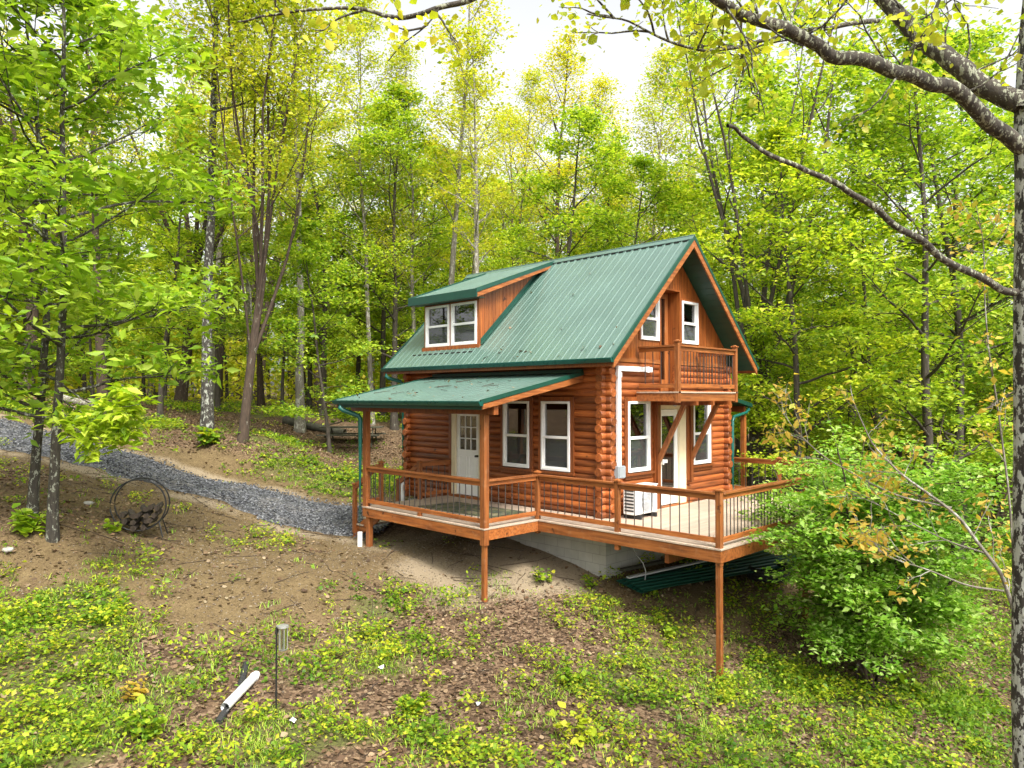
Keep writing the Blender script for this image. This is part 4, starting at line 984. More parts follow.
nl = 26000; d_ = rf_.uniform(40, 74, nl); u_ = rf_.uniform(-140, 470, nl); cl = np.arange(nl)//60
d_ = d_[cl*60]+rf_.normal(0, 1.0, nl); u_ = u_[cl*60]+rf_.normal(0, 15, nl)
q_ = CAM[None, :2] + d_[:, None]*(FW[None, :2] + RT[None, :2]*((u_-512)/FPX)[:, None]); hz = (rf_.uniform(.4, 4.6, nl)[cl*60]+rf_.normal(0, .7, nl)).clip(.15, 6)
tag(link('far_understorey', leaves_mesh('far_understorey', np.c_[q_, gz(q_[:, 0], q_[:, 1], False)+hz], .30, rf_, M['lf_spring'], .6, .2)), kind='stuff')  # brighter leaf colour stands in for light behind the dim trunks
# ---------------------------------------------------------------- close trees
hk = make_tree(91, 11.5, .092, .20, 3.1, 26, .12, .20, 7, 'lf_hick', 'bark_lichen', shape='lance', nsec=7, ntw=3, clump=.24, flat=.55, layer=.5, top=.85)
hk2 = make_tree(92, 12.5, .095, .17, 3.3, 26, .12, .20, 7, 'lf_hick', 'bark_lichen', shape='lance', nsec=7, ntw=3, clump=.24, flat=.55, layer=.5, top=.85)
place_uv('hickory_tree', hk, 33, 13.9, 2.2, 1.0, 'left one of the two close large-leaved trees with lichen spotted bases beside the driveway')
hko = place_uv('hickory_tree', hk2, 55, 13.45, 0.6, 1.0, 'right one of the two close large-leaved trees with lichen spotted bases beside the driveway')
def limb(w, uvd, r0, r1, n=8, sub=5):
    P_ = np.array([at(*q) for q in uvd]); t = np.arange(len(P_)); s = np.linspace(0, len(P_)-1, (len(P_)-1)*sub+1)
    X = np.c_[[np.interp(s, t, P_[:, k]) for k in range(3)]].T
    X = X + np.random.default_rng(len(X)).normal(0, r0*.55, X.shape)
    for _ in range(4): X[1:-1] = (X[:-2]+2*X[1:-1]+X[2:])/4
    w.tube(X, r0, r1, n); return X
def twigs(w, X, r, n, ln, rad, updir=.2, f0=.2):
    ends = []
    for _ in range(n):
        i = int(r.uniform(f0, 1)*(len(X)-2)); d = unit(unit(X[i+1]-X[i])*.6 + r.normal(0, .6, 3) + np.array([0, 0, updir]))
        q = bend_line(r, X[i], d, ln*r.uniform(.5, 1.2), 6, .18); w.tube(q, rad, .003, 5)
        for _ in range(3):
            j = int(r.integers(2, 6)); e = bend_line(r, q[j], unit(q[j]-q[j-1]) + r.normal(0, .5, 3), ln*.4*r.uniform(.5, 1.1), 3, .2); w.tube(e, rad*.5, .002, 4); ends += [e[-1], e[-2]]
        ends += [q[-1], q[-2]]
    return ends
rr_ = np.random.default_rng(31); w = Wood(); ends = []; ho = np.array(hko.location)
for line in ([(55,395,13.4),(80,412,12.6),(105,422,12.0),(128,420,11.6)], [(55,400,13.4),(72,425,12.4),(90,440,11.9),(108,448,11.6)], [(56,380,13.4),(90,405,12.4),(118,408,11.7),(140,405,11.3)]):
    X = limb(w, line, .016, .004, 5); ends += twigs(w, X, rr_, 9, .45, .004, .1, .35)
sub_loc2 = link('low_branch', npmesh('low_branch', np.concatenate(w.V)-ho, [np.concatenate(w.F)], M['bark_lichen'], True), hko); sub_loc2.rotation_euler = (0, 0, -.6)
A = np.array(ends); C = np.repeat(A, 4, 0)+rr_.normal(0, .07, (len(A)*4, 3)); lo = link('low_foliage', leaves_mesh('low_foliage', C-ho, .19, rr_, M['lf_hick'], .5, .5, 'lance'), hko); lo.rotation_euler = (0, 0, -.6)
# big lichen-covered tree at the right edge, limbs reaching over the view
rr_ = np.random.default_rng(33); DT = 5.6
bp = at(1032, 397, DT); zb = g1(bp[0], bp[1])
big = thing('lichen_tree', (bp[0], bp[1], zb), 'tall close tree with white lichen on its dark trunk at the right edge', 'tree')
def sub_loc(w, name, mat, parent, origin):
    V = np.concatenate(w.V) - np.array(origin); return link(name, npmesh(name, V, [np.concatenate(w.F)], M[mat], True), parent)
org = (bp[0], bp[1], zb)
w = Wood(); X = [np.array([bp[0], bp[1], zb-.5])] + [at(u, v, DT) for u, v in ((1031, 700), (1031, 600), (1032, 450), (1031, 300), (1032, 200), (1030, 120), (1034, 40), (1050, -120), (1060, -300), (1050, -600))]
X = np.array(X); s = np.linspace(0, len(X)-1, 60); X = np.c_[[np.interp(s, np.arange(len(X)), X[:, k]) for k in range(3)]].T
w.tube(X, .135, .09, 14, .3); sub_loc(w, 'trunk', 'bark_blotched', big, org)
ends = []
def biglimb(uvd, r0, r1, ntw=0, ln=.7, n=9):
    w = Wood(); X = limb(w, uvd, r0, r1, n)
    if ntw: ends.extend(twigs(w, X, rr_, ntw, ln, .009))
    sub_loc(w, 'limb', 'bark_limb', big, org); return X
biglimb([(1024,150,DT),(1000,128,5.5),(975,108,5.4),(950,88,5.3),(925,78,5.2),(900,71,5.1),(868,61,5.0),(835,53,4.9),(805,42,4.9),(775,26,4.8),(745,17,4.8),(705,-3,4.7),(660,-40,4.6),(600,-80,4.5)], .062, .030, 18)
biglimb([(1026,112,DT),(1005,95,5.6),(980,78,5.7),(952,58,5.8),(928,42,5.9),(905,24,6.0),(885,4,6.1),(868,-25,6.2),(840,-80,6.3)], .085, .055, 14, .9)
biglimb([(1018,296,DT),(990,283,5.5),(950,264,5.4),(920,241,5.3),(888,221,5.2),(860,200,5.1),(838,184,5.0),(820,176,5.0),(790,164,4.9),(765,152,4.8),(745,138,4.8),(726,124,4.7)], .030, .012, 0)
biglimb([(880,20,5.9),(855,22,5.7),(830,29,5.6),(800,31,5.5),(765,39,5.4),(735,47,5.3),(705,54,5.2),(660,38,5.1),(630,20,5.0),(590,16,4.9)], .020, .005, 15, .5, 6)
biglimb([(925,36,5.8),(935,12,5.8),(945,-15,5.8)], .017, .012, 0, n=6)
biglimb([(760,40,5.4),(742,75,5.3),(735,110,5.2)], .007, .003, 2, .3, 5)
biglimb([(560,-60,4.5),(500,-18,4.5),(470,2,4.6),(435,9,4.6),(400,18,4.7),(385,14,4.7),(350,8,4.8),(300,10,4.8),(262,16,4.9),(240,24,5)], .022, .006, 4, .35, 7)
biglimb([(440,8,4.6),(425,28,4.6),(400,45,4.6),(388,62,4.6)], .006, .003, 1, .25, 5)
A = np.array(ends); A = A[rr_.random(len(A)) < .9]
C = np.repeat(A, 6, 0) + rr_.normal(0, .08, (len(A)*6, 3)); me = leaves_mesh('leaves', C-np.array(org), .05, rr_, M['lf_spring'], .8, .7, 'broad'); link('leaves', me, big)
# sapling with amber leaves beside it
rr_ = np.random.default_rng(35); sb = at(1030, 397, 6.4); zs_ = g1(sb[0], sb[1])
sap = thing('amber_sapling', (sb[0], sb[1], zs_), 'arching sapling with amber drooping young leaves over the leafy shrub', 'sapling')
w = Wood(); ends = []; org2 = (sb[0], sb[1], zs_)
X1 = limb(w, [(1030,1000,6.4),(1032,800,6.4),(1026,690,6.5),(1016,610,6.6),(1000,570,6.7),(975,535,6.8),(945,505,6.9),(905,478,7.0),(875,450,7.1),(858,415,7.2),(850,385,7.3)], .026, .004, 7)
X2 = limb(w, [(1005,590,6.65),(970,588,6.7),(930,570,6.8),(895,560,6.9),(862,540,7.0)], .011, .003, 5)
X3 = limb(w, [(950,508,6.9),(900,497,7),(860,478,7.1),(820,455,7.2),(790,425,7.3),(775,400,7.3)], .010, .003, 5)
X4 = limb(w, [(985,552,6.75),(955,545,6.9),(915,525,7.1),(870,500,7.2),(840,490,7.2)], .009, .003, 5)
X5 = limb(w, [(1018,625,6.6),(1010,500,6.5),(1000,420,6.5),(985,330,6.4),(985,250,6.4),(975,200,6.3)], .012, .003, 5)
for X, n in ((X1, 14), (X2, 9), (X3, 10), (X4, 9), (X5, 11)): ends += twigs(w, X, rr_, n, .42, .004, .25, .3)
sub_loc(w, 'stem', 'bark_pale', sap, org2)
A = np.array(ends); A = A[rr_.random(len(A)) < .85]; C = np.repeat(A, 3, 0)+rr_.normal(0, .06, (len(A)*3, 3))
link('leaves', leaves_mesh('leaves', C-np.array(org2), .062, rr_, M['lf_orange'], .7, 1.1, 'kite'), sap)
# the leafy shrub below the deck corner
rr_ = np.random.default_rng(36); b0 = ground_at(868, 690); zb0 = g1(b0[0], b0[1])
shrub = thing('leafy_shrub', (b0[0], b0[1], zb0), 'big layered green shrub beside the deck corner on the bank', 'shrub')
w = Wood(); C = []
for k in range(11):
    a = k*2.4; e = rr_.uniform(.85, 1.4); d = (math.cos(a)*math.cos(e), math.sin(a)*math.cos(e), math.sin(e)); ln = rr_.uniform(3.0, 4.6)
    st = bend_line(rr_, (rr_.normal(0, .10), rr_.normal(0, .10), -.1), d, ln, 9, .08, -.01); w.tube(st, .034, .008, 6)
    for j in range(26):
        y = rr_.uniform(.22, 1)*8; m = int(min(y, 8)); q = st[m]+(st[m+1]-st[m])*(y-m); az = rr_.uniform(0, 2*PI)
        d2 = (math.cos(az), math.sin(az), rr_.uniform(-.05, .3)); l2 = rr_.uniform(.6, 1.6); p2 = bend_line(rr_, q, d2, l2, 5, .10, -.01); w.tube(p2, .008, .003, 4)
        for z in range(11):
            y2 = rr_.uniform(.25, 1)*5; m2 = int(min(y2, 4)); q2 = p2[m2]+(p2[m2+1]-p2[m2])*(y2-m2)
            C.append(q2 + rr_.normal(0, 1, (16, 3))*np.array([.17, .17, .05]))
link('stems', w.mesh('stems', M['bark_brown']), shrub); shrub.scale = (1.02, 1.02, 1.24); shrub.location = (b0[0]+RT[0]*.12, b0[1]+RT[1]*.12, zb0)
CC = np.concatenate(C); CC = CC[CC[:, 2] > .35]
link('foliage', leaves_mesh('foliage', CC, .082, rr_, M['lf_bush'], .32, .25, 'kite'), shrub)

# ---------------------------------------------------------------- ground cover (stuff nobody could count)
rg = np.random.default_rng(50)
def scatter(n, dmin, dmax, umin=-60, umax=1084):
    d = np.sqrt(rg.uniform(dmin**2, dmax**2, n)); u = rg.uniform(umin, umax, n)
    p = CAM[None, :2] + d[:, None]*(FW[None, :2] + RT[None, :2]*((u-512)/FPX)[:, None]); return p[:, 0], p[:, 1], d
def allowed(x, y):
    a = ~((x > .0) & (x < 6) & (y > -.0) & (y < 7.2)); return a & (road_dist(x, y) > HALF-.1)
# fallen leaves
x, y, d = scatter(100000, 6.5, 32); ok = allowed(x, y); r_c, g_c, s_c = cover(x, y)
ok &= rg.random(len(x)) < np.clip(1.0-.86*r_c-.9*s_c-.25*g_c, .05, 1); x, y = x[ok], y[ok]
tag(link('leaf_litter', leaves_mesh('leaf_litter', np.c_[x, y, gz(x, y)+.012+rg.random(len(x))*.02], .062, rg, M['lf_dead'], .38, .0, 'broad', .4)), kind='stuff')
# grass blades in tufts
x, y, d = scatter(60000, 6.5, 27); ok = allowed(x, y); r_c, g_c, s_c = cover(x, y); pt = fbm(x, y, .9, 31)
ok &= (rg.random(len(x)) < np.clip(g_c*.9+.05-.1*s_c-.05*r_c, 0, 1)) & (pt > .50); x, y = x[ok], y[ok]
def blades(name, x, y, k, h, mat, sp=.07):
    n = len(x)*k; X = np.repeat(x, k)+rg.normal(0, sp, n); Y = np.repeat(y, k)+rg.normal(0, sp, n); Z = np.repeat(gz(x, y), k)-.01
    a = rg.uniform(0, 2*PI, n); hh = h*rg.uniform(.45, 1.25, n); ln = rg.uniform(.5, 1.5, n)
    d = np.c_[np.cos(a), np.sin(a), np.zeros(n)]; s = np.c_[-np.sin(a), np.cos(a), np.zeros(n)]*(.0065*rg.uniform(.7, 1.4, n))[:, None]
    B = np.c_[X, Y, Z]; mid = B + np.array([0, 0, .6])*hh[:, None] + d*(hh*ln*.3)[:, None]; tip = B + np.array([0, 0, .85])*hh[:, None] + d*(hh*ln*.95)[:, None]
    V = np.stack([B-s, B+s, mid+s*.8, mid-s*.8, tip], 1).reshape(-1, 3); i = np.arange(n)[:, None]*5
    return npmesh(name, V, [i+np.array([[0, 1, 2, 3]]), i+np.array([[3, 2, 4]])], mat)
tag(link('grass', blades('grass', x, y, 12, .095, M['lf_grass'])), kind='stuff')
# leafy weeds: short stems with rosettes of leaves
x, y, d = scatter(22000, 6.5, 30); ok = allowed(x, y); r_c, g_c, s_c = cover(x, y); pt = fbm(x, y, 1.1, 71)
ok &= (rg.random(len(x)) < np.clip(g_c*1.2+.09-.28*r_c-.4*s_c, 0.012, 1)) & (pt > .41); x, y = x[ok], y[ok]
def weeds(name, x, y, k, h, sp, size, mat, shape='broad'):
    n = len(x); hh = h*rg.uniform(.4, 1.3, n); z = gz(x, y); P_ = []
    f = rg.random((n, k)); X = x[:, None]+rg.normal(0, sp, (n, k)); Y = y[:, None]+rg.normal(0, sp, (n, k)); Z = z[:, None]+hh[:, None]*(.15+.85*f)
    return leaves_mesh(name, np.stack([X, Y, Z], -1).reshape(-1, 3), size, rg, mat, .45, .15, shape, .35)
hf = fbm(x, y, 1.4, 91) > .5
tag(link('leafy_weeds', weeds('leafy_weeds', x[hf], y[hf], 20, .19, .085, .050, M['lf_weed'], 'kite')), kind='stuff')
tag(link('dark_weeds', weeds('dark_weeds', x[~hf], y[~hf], 18, .16, .10, .056, M['lf_under'], 'broad')), kind='stuff')
x, y, d = scatter(2000, 6.8, 22); ok = allowed(x, y); r_c, g_c, s_c = cover(x, y); ok &= (rg.random(len(x)) < np.clip(g_c*.9+.26-.26*r_c-.3*s_c, .01, 1)); x, y = x[ok], y[ok]
tag(link('taller_weeds', weeds('taller_weeds', x, y, 70, .34, .12, .062, M['lf_weed'], 'kite')), kind='stuff')
x, y, d = scatter(4200, 21, 40, -60, 420); ok = allowed(x, y) & (road_dist(x, y) > HALF+.8); r_c, g_c, s_c = cover(x, y); ok &= rg.random(len(x)) < g_c*1.1; x, y = x[ok], y[ok]
tag(link('forest_floor_plants', weeds('forest_floor_plants', x, y, 16, .22, .16, .085, M['lf_weed'])), kind='stuff')
x, y, d = scatter(2200, 9, 26, 740, 1084); ok = allowed(x, y) & ~((x < 6.2) & (y > -3.6) & (x > -1.2)); x, y = x[ok], y[ok]
tag(link('bank_undergrowth', weeds('bank_undergrowth', x, y, 18, .20, .13, .058, M['lf_under'], 'kite')), kind='stuff')
# gravel stones and pebbles
k = rg.integers(0, len(road)-40, 16000); off = rg.uniform(-1.06, 1.06, 16000)*HALF; px = road[k, 0]+nr[k, 0]*off+rg.normal(0, .1, 16000); py = road[k, 1]+nr[k, 1]*off+rg.normal(0, .1, 16000)
pz = gz(px, py, False)+.10*(np.abs(off) < HALF)+.01
def pebbles(name, x, y, z, s, mat):
    n = len(x); s = s*rg.uniform(.5, 1.5, n); o8 = np.array([[1,0,0],[0,1,0],[-1,0,0],[0,-1,0],[0,0,.7],[0,0,-.7]])
    V = np.c_[x, y, z][:, None, :] + (o8[None]*rg.uniform(.6, 1.3, (n, 6, 1)))*s[:, None, None]; a = rg.uniform(0, PI, n)
    f8 = np.array([[0,1,4],[1,2,4],[2,3,4],[3,0,4],[1,0,5],[2,1,5],[3,2,5],[0,3,5]])
    return npmesh(name, V.reshape(-1, 3), [(np.arange(n)[:, None, None]*6+f8[None]).reshape(-1, 3)], mat)
def stonemat(name, cols):
    m, nt, b, out = new_mat(name); ri = nt.nodes.new('ShaderNodeNewGeometry').outputs['Random Per Island']
    nt.links.new(ramp(nt, ri, [(i/(len(cols)-1), c) for i, c in enumerate(cols)]).outputs[0], b.inputs['Base Color']); b.inputs['Roughness'].default_value = .9; return m
M['peb_g'] = stonemat('gravel_stone', [(.018,.019,.022), (.052,.055,.062), (.10,.105,.118), (.22,.225,.24)]); M['peb_d'] = stonemat('field_pebble', [(.09,.065,.042), (.15,.115,.08), (.25,.21,.16)])
tag(link('gravel_stones', pebbles('gravel_stones', px, py, pz, .027, M['peb_g'])), kind='stuff')
x, y, d = scatter(20000, 8, 22, -40, 700); r_c, g_c, s_c = cover(x, y); ok = (road_dist(x, y) > HALF) & (rg.random(len(x)) < np.clip(r_c+s_c, 0, .9)); x, y = x[ok], y[ok]
tag(link('pebbles', pebbles('pebbles', x, y, gz(x, y)+.004, .017, M['peb_d'])), kind='stuff')
# twigs on the ground
w = Wood()
x, y, d = scatter(500, 7, 20); ok = allowed(x, y); x, y = x[ok], y[ok]
for a, b in zip(x, y):
    ln = rg.uniform(.2, .9); az = rg.uniform(0, 2*PI); t = np.linspace(-.5, .5, 4); q = np.c_[a+np.cos(az)*ln*t+rg.normal(0, .02, 4), b+np.sin(az)*ln*t+rg.normal(0, .02, 4), np.zeros(4)]
    q[:, 2] = gz(q[:, 0], q[:, 1])+.015; w.tube(q, .008, .004, 4)
tag(link('fallen_twigs', w.mesh('fallen_twigs', M['bark_brown'])), kind='stuff')

# ---------------------------------------------------------------- single plants
def plant(name, u, v, h, nst, nlf, size, lmat, label, cat='plant', spread=.5, shape='broad', droop=.2, seed=0):
    r = np.random.default_rng(seed+int(u)); p = ground_at(u, v); z = g1(p[0], p[1]); o = thing(name, (p[0], p[1], z), label, cat); w = Wood(); C = []
    for k in range(nst):
        a = r.uniform(0, 2*PI); q = bend_line(r, (r.normal(0, .03), r.normal(0, .03), -.03), (spread*math.cos(a), spread*math.sin(a), 1), h*r.uniform(.7, 1.1), 6, .12, -.03); w.tube(q, .009, .003, 5)
        f = r.uniform(.3, 1, nlf)*5; i = np.minimum(f.astype(int), 4); C.append(q[i]+(q[i+1]-q[i])*(f-i)[:, None]+r.normal(0, size*.35, (nlf, 3)))
    link('stem', w.mesh('stem', M['bark_brown']), o); link('leaves', leaves_mesh('leaves', np.concatenate(C), size, r, M[lmat], .35, droop, shape), o); return o
plant('big_leaf_plant', 915, 700, .62, 1, 9, .26, 'lf_hick', 'seedling with large drooping pale green leaves below the leafy shrub', droop=.5, spread=.2)
plant('sumac_plant', 150, 742, .55, 5, 34, .085, 'lf_weed', 'feathery yellow green sumac-like plant at the lower left, left of the white pipe', seed=2)
plant('reddish_seedling', 138, 706, .42, 5, 16, .075, 'lf_orange', 'small reddish amber seedling above the feathery plant at lower left', seed=5)
plant('yellow_seedling', 577, 745, .6, 4, 22, .10, 'lf_spring', 'yellow leaved seedling standing at the middle of the bottom edge', seed=3)
plant('bright_seedling', 570, 690, .5, 4, 26, .085, 'lf_weed', 'bright yellow green seedling on the slope below the porch corner post', seed=4)
plant('foundation_weed', 545, 585, .5, 4, 24, .08, 'lf_weed', 'leafy green weed growing right of the porch corner post foot', seed=6)
plant('corner_weed', 592, 588, .42, 4, 22, .075, 'lf_weed', 'leafy weed growing at the corner of the block foundation', seed=7)
plant('sheet_weed', 657, 598, .4, 3, 18, .075, 'lf_weed', 'upright weed in front of the green sheets under the deck', seed=8)
plant('tree_foot_plant', 30, 537, .6, 6, 22, .16, 'lf_hick', 'low leafy plant at the feet of the two close trees', seed=9)
plant('trunk_foot_plant', 205, 446, .9, 6, 24, .2, 'lf_weed', 'green plant at the foot of the black and white mottled trunk', seed=10)
plant('rack_weed', 108, 535, .35, 3, 12, .12, 'lf_hick', 'small green weed left of the hoop firewood rack', seed=11)
plant('round_bush', 415, 715, .5, 9, 40, .07, 'lf_weed', 'rounded leafy clump on the slope at lower centre left', seed=12)
plant('shady_weed', 670, 640, .42, 5, 26, .075, 'lf_weed', 'leafy weed left of the tall deck corner post', seed=13)
# ---------------------------------------------------------------- things in the yard
# firewood rack: two hoops with feet, holding split logs
fp = ground_at(140, 538); fz = g1(fp[0], fp[1]); sc_ = 1.0
fr = thing('firewood_rack', (fp[0], fp[1], fz), 'black round hoop firewood rack standing on bare dirt by the driveway', 'firewood rack')
ux = RT*.97+FW*.25; ux = unit(ux); uy = np.cross((0, 0, 1), ux); R_ = .53
for s in (-.17, .17):
    th = np.linspace(0, 2*PI, 41); c0 = fp*[1, 1, 0]+np.array([0, 0, fz+.13+R_])+uy*s
    pts = [c0+ux*R_*math.cos(t)+np.array([0, 0, R_*math.sin(t)]) for t in th]; MB().tube(pts, .016, 7, False).build('hoop', M['black'], fr, smooth=True)
for s in (-.42, .42):
    f0 = fp*[1, 1, 0]+np.array([0, 0, fz])
    MB().tube([f0+ux*s*1.15-uy*.25+np.array([0,0,-.02]), f0+ux*s*.95-uy*.17+np.array([0,0,.30]), f0+ux*s*.95+uy*.17+np.array([0,0,.30]), f0+ux*s*1.15+uy*.25+np.array([0,0,-.02])], .014, 6).build('foot', M['black'], fr)
for k in range(3):
    t = -PI/2+(k-1)*.6; c0 = fp*[1, 1, 0]+np.array([0, 0, fz+.13+R_]); e = c0+ux*R_*math.cos(t)+np.array([0, 0, R_*math.sin(t)]); MB().tube([e-uy*.17, e+uy*.17], .01, 6).build('cross_bar', M['black'], fr)
M['fire'] = barkmat('split_firewood', (.014,.010,.007), (.06,.042,.028), (.13,.10,.07), .02)
rl = np.random.default_rng(61); kk = 0
for row in range(4):
    zr_ = .13+.07+row*.125; hw = math.sqrt(max(.01, R_**2-(R_-(zr_-.13))**2))-.09; nlog = max(1, int(hw*2/.135))
    for j in range(nlog):
        x_ = -hw+(j+.5)*2*hw/nlog
        if row == 3 and x_ < .05: continue
        c0 = fp*[1, 1, 0]+np.array([0, 0, fz+zr_+rl.uniform(-.01, .02)])+ux*x_; dd = unit(uy+ux*rl.uniform(-.5, .1)+np.array([0, 0, rl.uniform(-.1, .1)]))
        sd_ = [np.array([math.cos(q), 0, math.sin(q)])*.066*rl.uniform(.7, 1.1) for q in np.linspace(0, 2*PI, 6)[:-1]]
        pts = [c0-dd*.24+ux*q[0]+np.array([0, 0, q[2]]) for q in sd_]; o = MB().prism(pts, dd*.48).build('firewood_log', M['fire'], None, loc=c0)
        tag(o, 'one of the dark split logs stacked in the round hoop rack', 'firewood', 'split logs in the firewood rack')
# pole with a translucent lantern box
M['lantgrey'] = plain('lantern_grey', (.22,.22,.20), .5, var=.1)
lp = ground_at(276, 722); lz = g1(lp[0], lp[1])
ln_ = thing('pole_lantern', (lp[0], lp[1], lz), 'thin black pole with a grey clear box hung at its top on the slope', 'lantern')
b_ = np.array([lp[0], lp[1], lz]); H_ = 1.22
MB().tube([b_+[0,0,-.15], b_+[0,0,H_]], .012, 8).build('pole', M['black'], ln_); MB().tube([b_+[0,0,.28], b_+[0,0,.34]], .018, 8).tube([b_+[0,0,H_-.1], b_+[0,0,H_-.02]], .02, 8).build('clamp', M['black'], ln_)
c0 = b_+RT*.09; MB().tube([c0+[0,0,H_-.30], c0+[0,0,H_-.015]], .058, 14, False).build('clear_tube', M['glass'], ln_, smooth=True)
for k in range(6):
    e = c0+RT*.058*math.cos(k*PI/3)+FW*.058*math.sin(k*PI/3); MB().tube([e+[0,0,H_-.31], e+[0,0,H_-.01]], .006, 5).build('cage_bar', M['lantgrey'], ln_)
MB().tube([c0+[0,0,H_-.325], c0+[0,0,H_-.30]], [.05, .062], 14).build('base', M['lantgrey'], ln_); MB().tube([c0+[0,0,H_-.015], c0+[0,0,H_+.01], c0+[0,0,H_+.015]], [.075, .07, .02], 14).bar(b_+[0,0,H_], c0+[0,0,H_], .03, .02).build('lid', M['lantgrey'], ln_)
# white and black drain pipes
p0 = ground_at(225, 720); p1 = ground_at(254, 684); q0 = np.array([p0[0], p0[1], g1(p0[0], p0[1])+.10]); q1 = np.array([p1[0], p1[1], g1(p1[0], p1[1])+.05])
mb = MB(); mb.tube([q0, q1], .062, 16, False); mb.tube([q0+unit(q1-q0)*.002, q1], .054, 16, False); mb.tube([q1, q1+unit(q1-q0)*.09], [.068, .055], 16, True)
th = np.arange(16)
o = mb.build('white_drain_pipe', M['pvc'], None, smooth=False, loc=q0); tag(o, 'white plastic drain pipe end lying on the leafy bank', 'drain pipe')
a0 = ground_at(218, 728); a1 = ground_at(240, 692); a2 = ground_at(246, 668)
pts = [np.array([q[0], q[1], g1(q[0], q[1])+.02]) for q in (a0, (a0+a1)/2, a1, a2)]; s = np.linspace(0, 3, 60); X = np.c_[[np.interp(s, np.arange(4), np.array(pts)[:, k]) for k in range(3)]].T
mb = MB(); mb.tube(X, [.045+.008*(i % 2) for i in range(60)], 10); o = mb.build('black_drain_pipe', M['rub'], None, loc=pts[0]); tag(o, 'black ribbed drain pipe running beside the white pipe', 'drain pipe')
# picnic table and mossy beam behind the porch
pp = ground_at(352, 446); pz_ = g1(pp[0], pp[1])
pt = thing('picnic_table', (pp[0], pp[1], pz_), 'dark weathered picnic table behind the porch at the edge of the woods', 'picnic table'); c0 = np.array([pp[0], pp[1], pz_])
MB().bar(c0-RT*1.25+[0,0,.74], c0+RT*1.25+[0,0,.74], .8, .045).build('tabletop', M['weathered'], pt)
for s in (-1, 1):
    MB().bar(c0-RT*1.25+FW*.68*s+[0,0,.44], c0+RT*1.25+FW*.68*s+[0,0,.44], .27, .045).build('bench', M['weathered'], pt)
    for e in (-1, 1): MB().bar(c0+RT*.9*e+FW*.62*s+[0,0,-.05], c0+RT*.9*e+FW*.22*s+[0,0,.71], .09, .04, RT).build('leg', M['weathered'], pt)
    MB().bar(c0+RT*.93*s-FW*.75+[0,0,.39], c0+RT*.93*s+FW*.75+[0,0,.39], .04, .09).build('cross_beam', M['weathered'], pt)
q = [ground_at(70, 402, 10, 60), ground_at(98, 405, 10, 60)]
def log_on_ground(a, b, r, mat, name, label, cat='fallen log'):
    X = np.array([a+(b-a)*t for t in np.linspace(0, 1, 8)]); X[:, 2] = gz(X[:, 0], X[:, 1])+r*.7; X[:, 2] = np.linspace(X[0, 2], X[-1, 2], 8)*.5+X[:, 2]*.5
    o = MB().tube(X, np.linspace(r, r*.8, 8), 9).build(name, M[mat], None, smooth=True, loc=X[0]); return tag(o, label, cat)
pA = CAM+30*(FW+RT*(62-512)/FPX); pB = CAM+28.5*(FW+RT*(100-512)/FPX); log_on_ground(pA, pB, .16, 'bark_pale', 'fallen_log', 'pale bare fallen log lying among the trees beyond the driveway')
pA = CAM+32*(FW+RT*(285-512)/FPX); pB = CAM+31*(FW+RT*(345-512)/FPX); log_on_ground(pA, pB, .2, 'weathered', 'fallen_log', 'dark mossy fallen log left of the picnic table')
for u, v, s, lab in [(88, 503, .11, 'pale flat stone on the dirt between the close trees and the rack'), (178, 555, .0, ''), (8, 552, .10, 'pale stone half buried at the left edge below the close trees')]:
    if not s: continue
    p = ground_at(u, v); r = np.random.default_rng(int(u)); z = g1(p[0], p[1]); V = []; n = 9
    mb = MB()
    for k, (hh, rad) in enumerate(((-.3, .7), (.1, 1), (.4, .8), (.52, .35))):
        V += [(p[0]+s*rad*math.cos(t)*r.uniform(.8, 1.2), p[1]+s*1.3*rad*math.sin(t)*r.uniform(.8, 1.2), z+s*hh) for t in np.linspace(0, 2*PI, n+1)[:-1]]
    F = [(k*n+i, k*n+(i+1) % n, (k+1)*n+(i+1) % n, (k+1)*n+i) for k in range(3) for i in range(n)]+[tuple(range(3*n, 4*n))]
    mb.add(V, F); o = mb.build('stone', M['stone'], None, smooth=True, loc=p); tag(o, lab, 'stone')
for u, v, lab in [(381, 675, 'white scrap of plastic on the slope left of centre'), (618, 658, 'white plastic scrap below the deck, right of centre'), (293, 726, 'white scrap beside the foot of the black pole'), (478, 708, 'grey scrap among the leaves at bottom centre'), (780, 618, 'small white scrap in the shade right of the tall deck post')]:
    p = ground_at(u, v); z = g1(p[0], p[1]); r = np.random.default_rng(int(u)); mb = MB(); n = 7
    T_ = [(p[0]+.05*r.uniform(.6, 1.2)*math.cos(t), p[1]+.05*r.uniform(.6, 1.2)*math.sin(t), z+.03+r.uniform(0, .05)) for t in np.linspace(0, 2*PI, n+1)[:-1]]
    mb.add(T_+[(a, b, c-.008) for a, b, c in T_]+[(p[0], p[1], z+.07), (p[0], p[1], z+.062)], [(i, (i+1) % n, 2*n) for i in range(n)]+[((i+1) % n+n, i+n, 2*n+1) for i in range(n)]+[(i, i+n, (i+1) % n+n, (i+1) % n) for i in range(n)])
    o = mb.build('litter_scrap', M['pvc'] if u != 478 else M['grey'], None, loc=p); tag(o, lab, 'scrap')

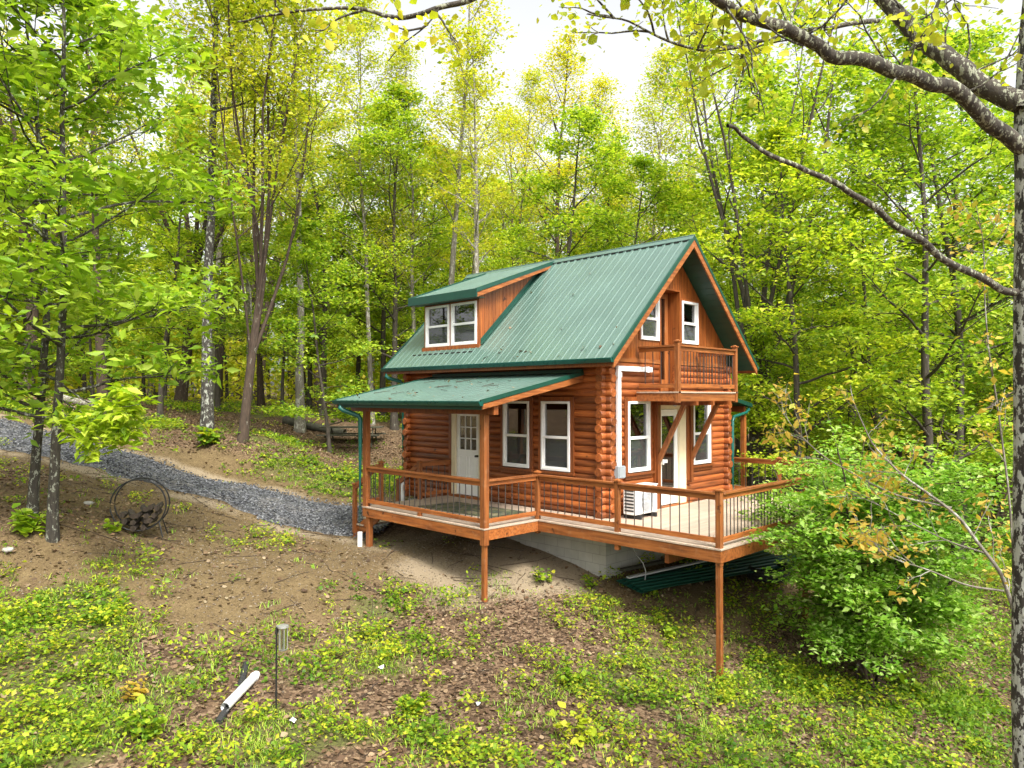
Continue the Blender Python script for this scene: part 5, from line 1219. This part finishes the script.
# woods outside the view on two sides, seen in the window glass and shading the walls
ro = np.random.default_rng(71)
for k in range(34):
    if k < 17: x_, y_ = ro.uniform(4, 34), ro.uniform(-34, -15)
    else: x_, y_ = ro.uniform(-38, -17), ro.uniform(-8, 34)
    rel = np.array([x_, y_])-CAM[:2]; f_ = rel@FW[:2]; q_ = rel@RT[:2]
    if f_ > 0 and abs(q_/f_) < .85: continue
    if np.hypot(*rel) < 9 or road_dist(np.array([x_]), np.array([y_]))[0] < 3: continue
    side = 'down the bank right of the deck' if k < 17 else 'left of the driveway'
    place_tree('maple_tree', ['maple_a', 'maple_b', 'slim_a'][k % 3], (x_, y_), ro.uniform(0, 6), ro.uniform(.8, 1.05), f'green tree outside the view {side}', 'tree', f'trees outside the view {side}')
# leaf bits and twigs on the roofs
rl = np.random.default_rng(81); n = 55; X = rl.uniform(PX+.1, -.2, n); Y = rl.uniform(PY0+.1, PY1-.1, n); Y = np.where(rl.random(n) < .5, rl.normal(3.4, .9, n).clip(PY0+.1, PY1-.1), Y)
Zr = PZ+(X-PX)/(-PX)*(PT-PZ)+.022
X2 = rl.uniform(XE+.05, W/2-.3, 50); X2 = np.where(rl.random(50) < .6, XE+.1+rl.random(50)*.25, X2); Y2_ = rl.uniform(YN+.1, YF-.1, 50); k2 = ~((Y2_ > DY0-.4) & (Y2_ < DY1+.4)); X2, Y2_ = X2[k2], Y2_[k2]
Z2 = ZE+SLP*(X2-XE)+.024
PP = np.c_[np.r_[X, X2], np.r_[Y, Y2_], np.r_[Zr, Z2]]
tag(link('roof_litter', leaves_mesh('roof_litter', PP, .075, rl, M['lf_dead'], .3, 0, 'kite', .5)), kind='stuff')
w = Wood()
for k in range(16):
    x_, y_ = rl.uniform(PX+.2, -.4), rl.normal(3.4, 1.0); a = rl.uniform(0, 6.3); ln = rl.uniform(.1, .4); t = np.array([-.5, 0, .5])*ln
    q = np.c_[x_+np.cos(a)*t, y_+np.sin(a)*t+rl.normal(0, .02, 3), np.zeros(3)]; q[:, 2] = PZ+(q[:, 0]-PX)/(-PX)*(PT-PZ)+.028; w.tube(q, .007, .004, 4)
tag(link('roof_twigs', w.mesh('roof_twigs', M['bark'])), kind='stuff')
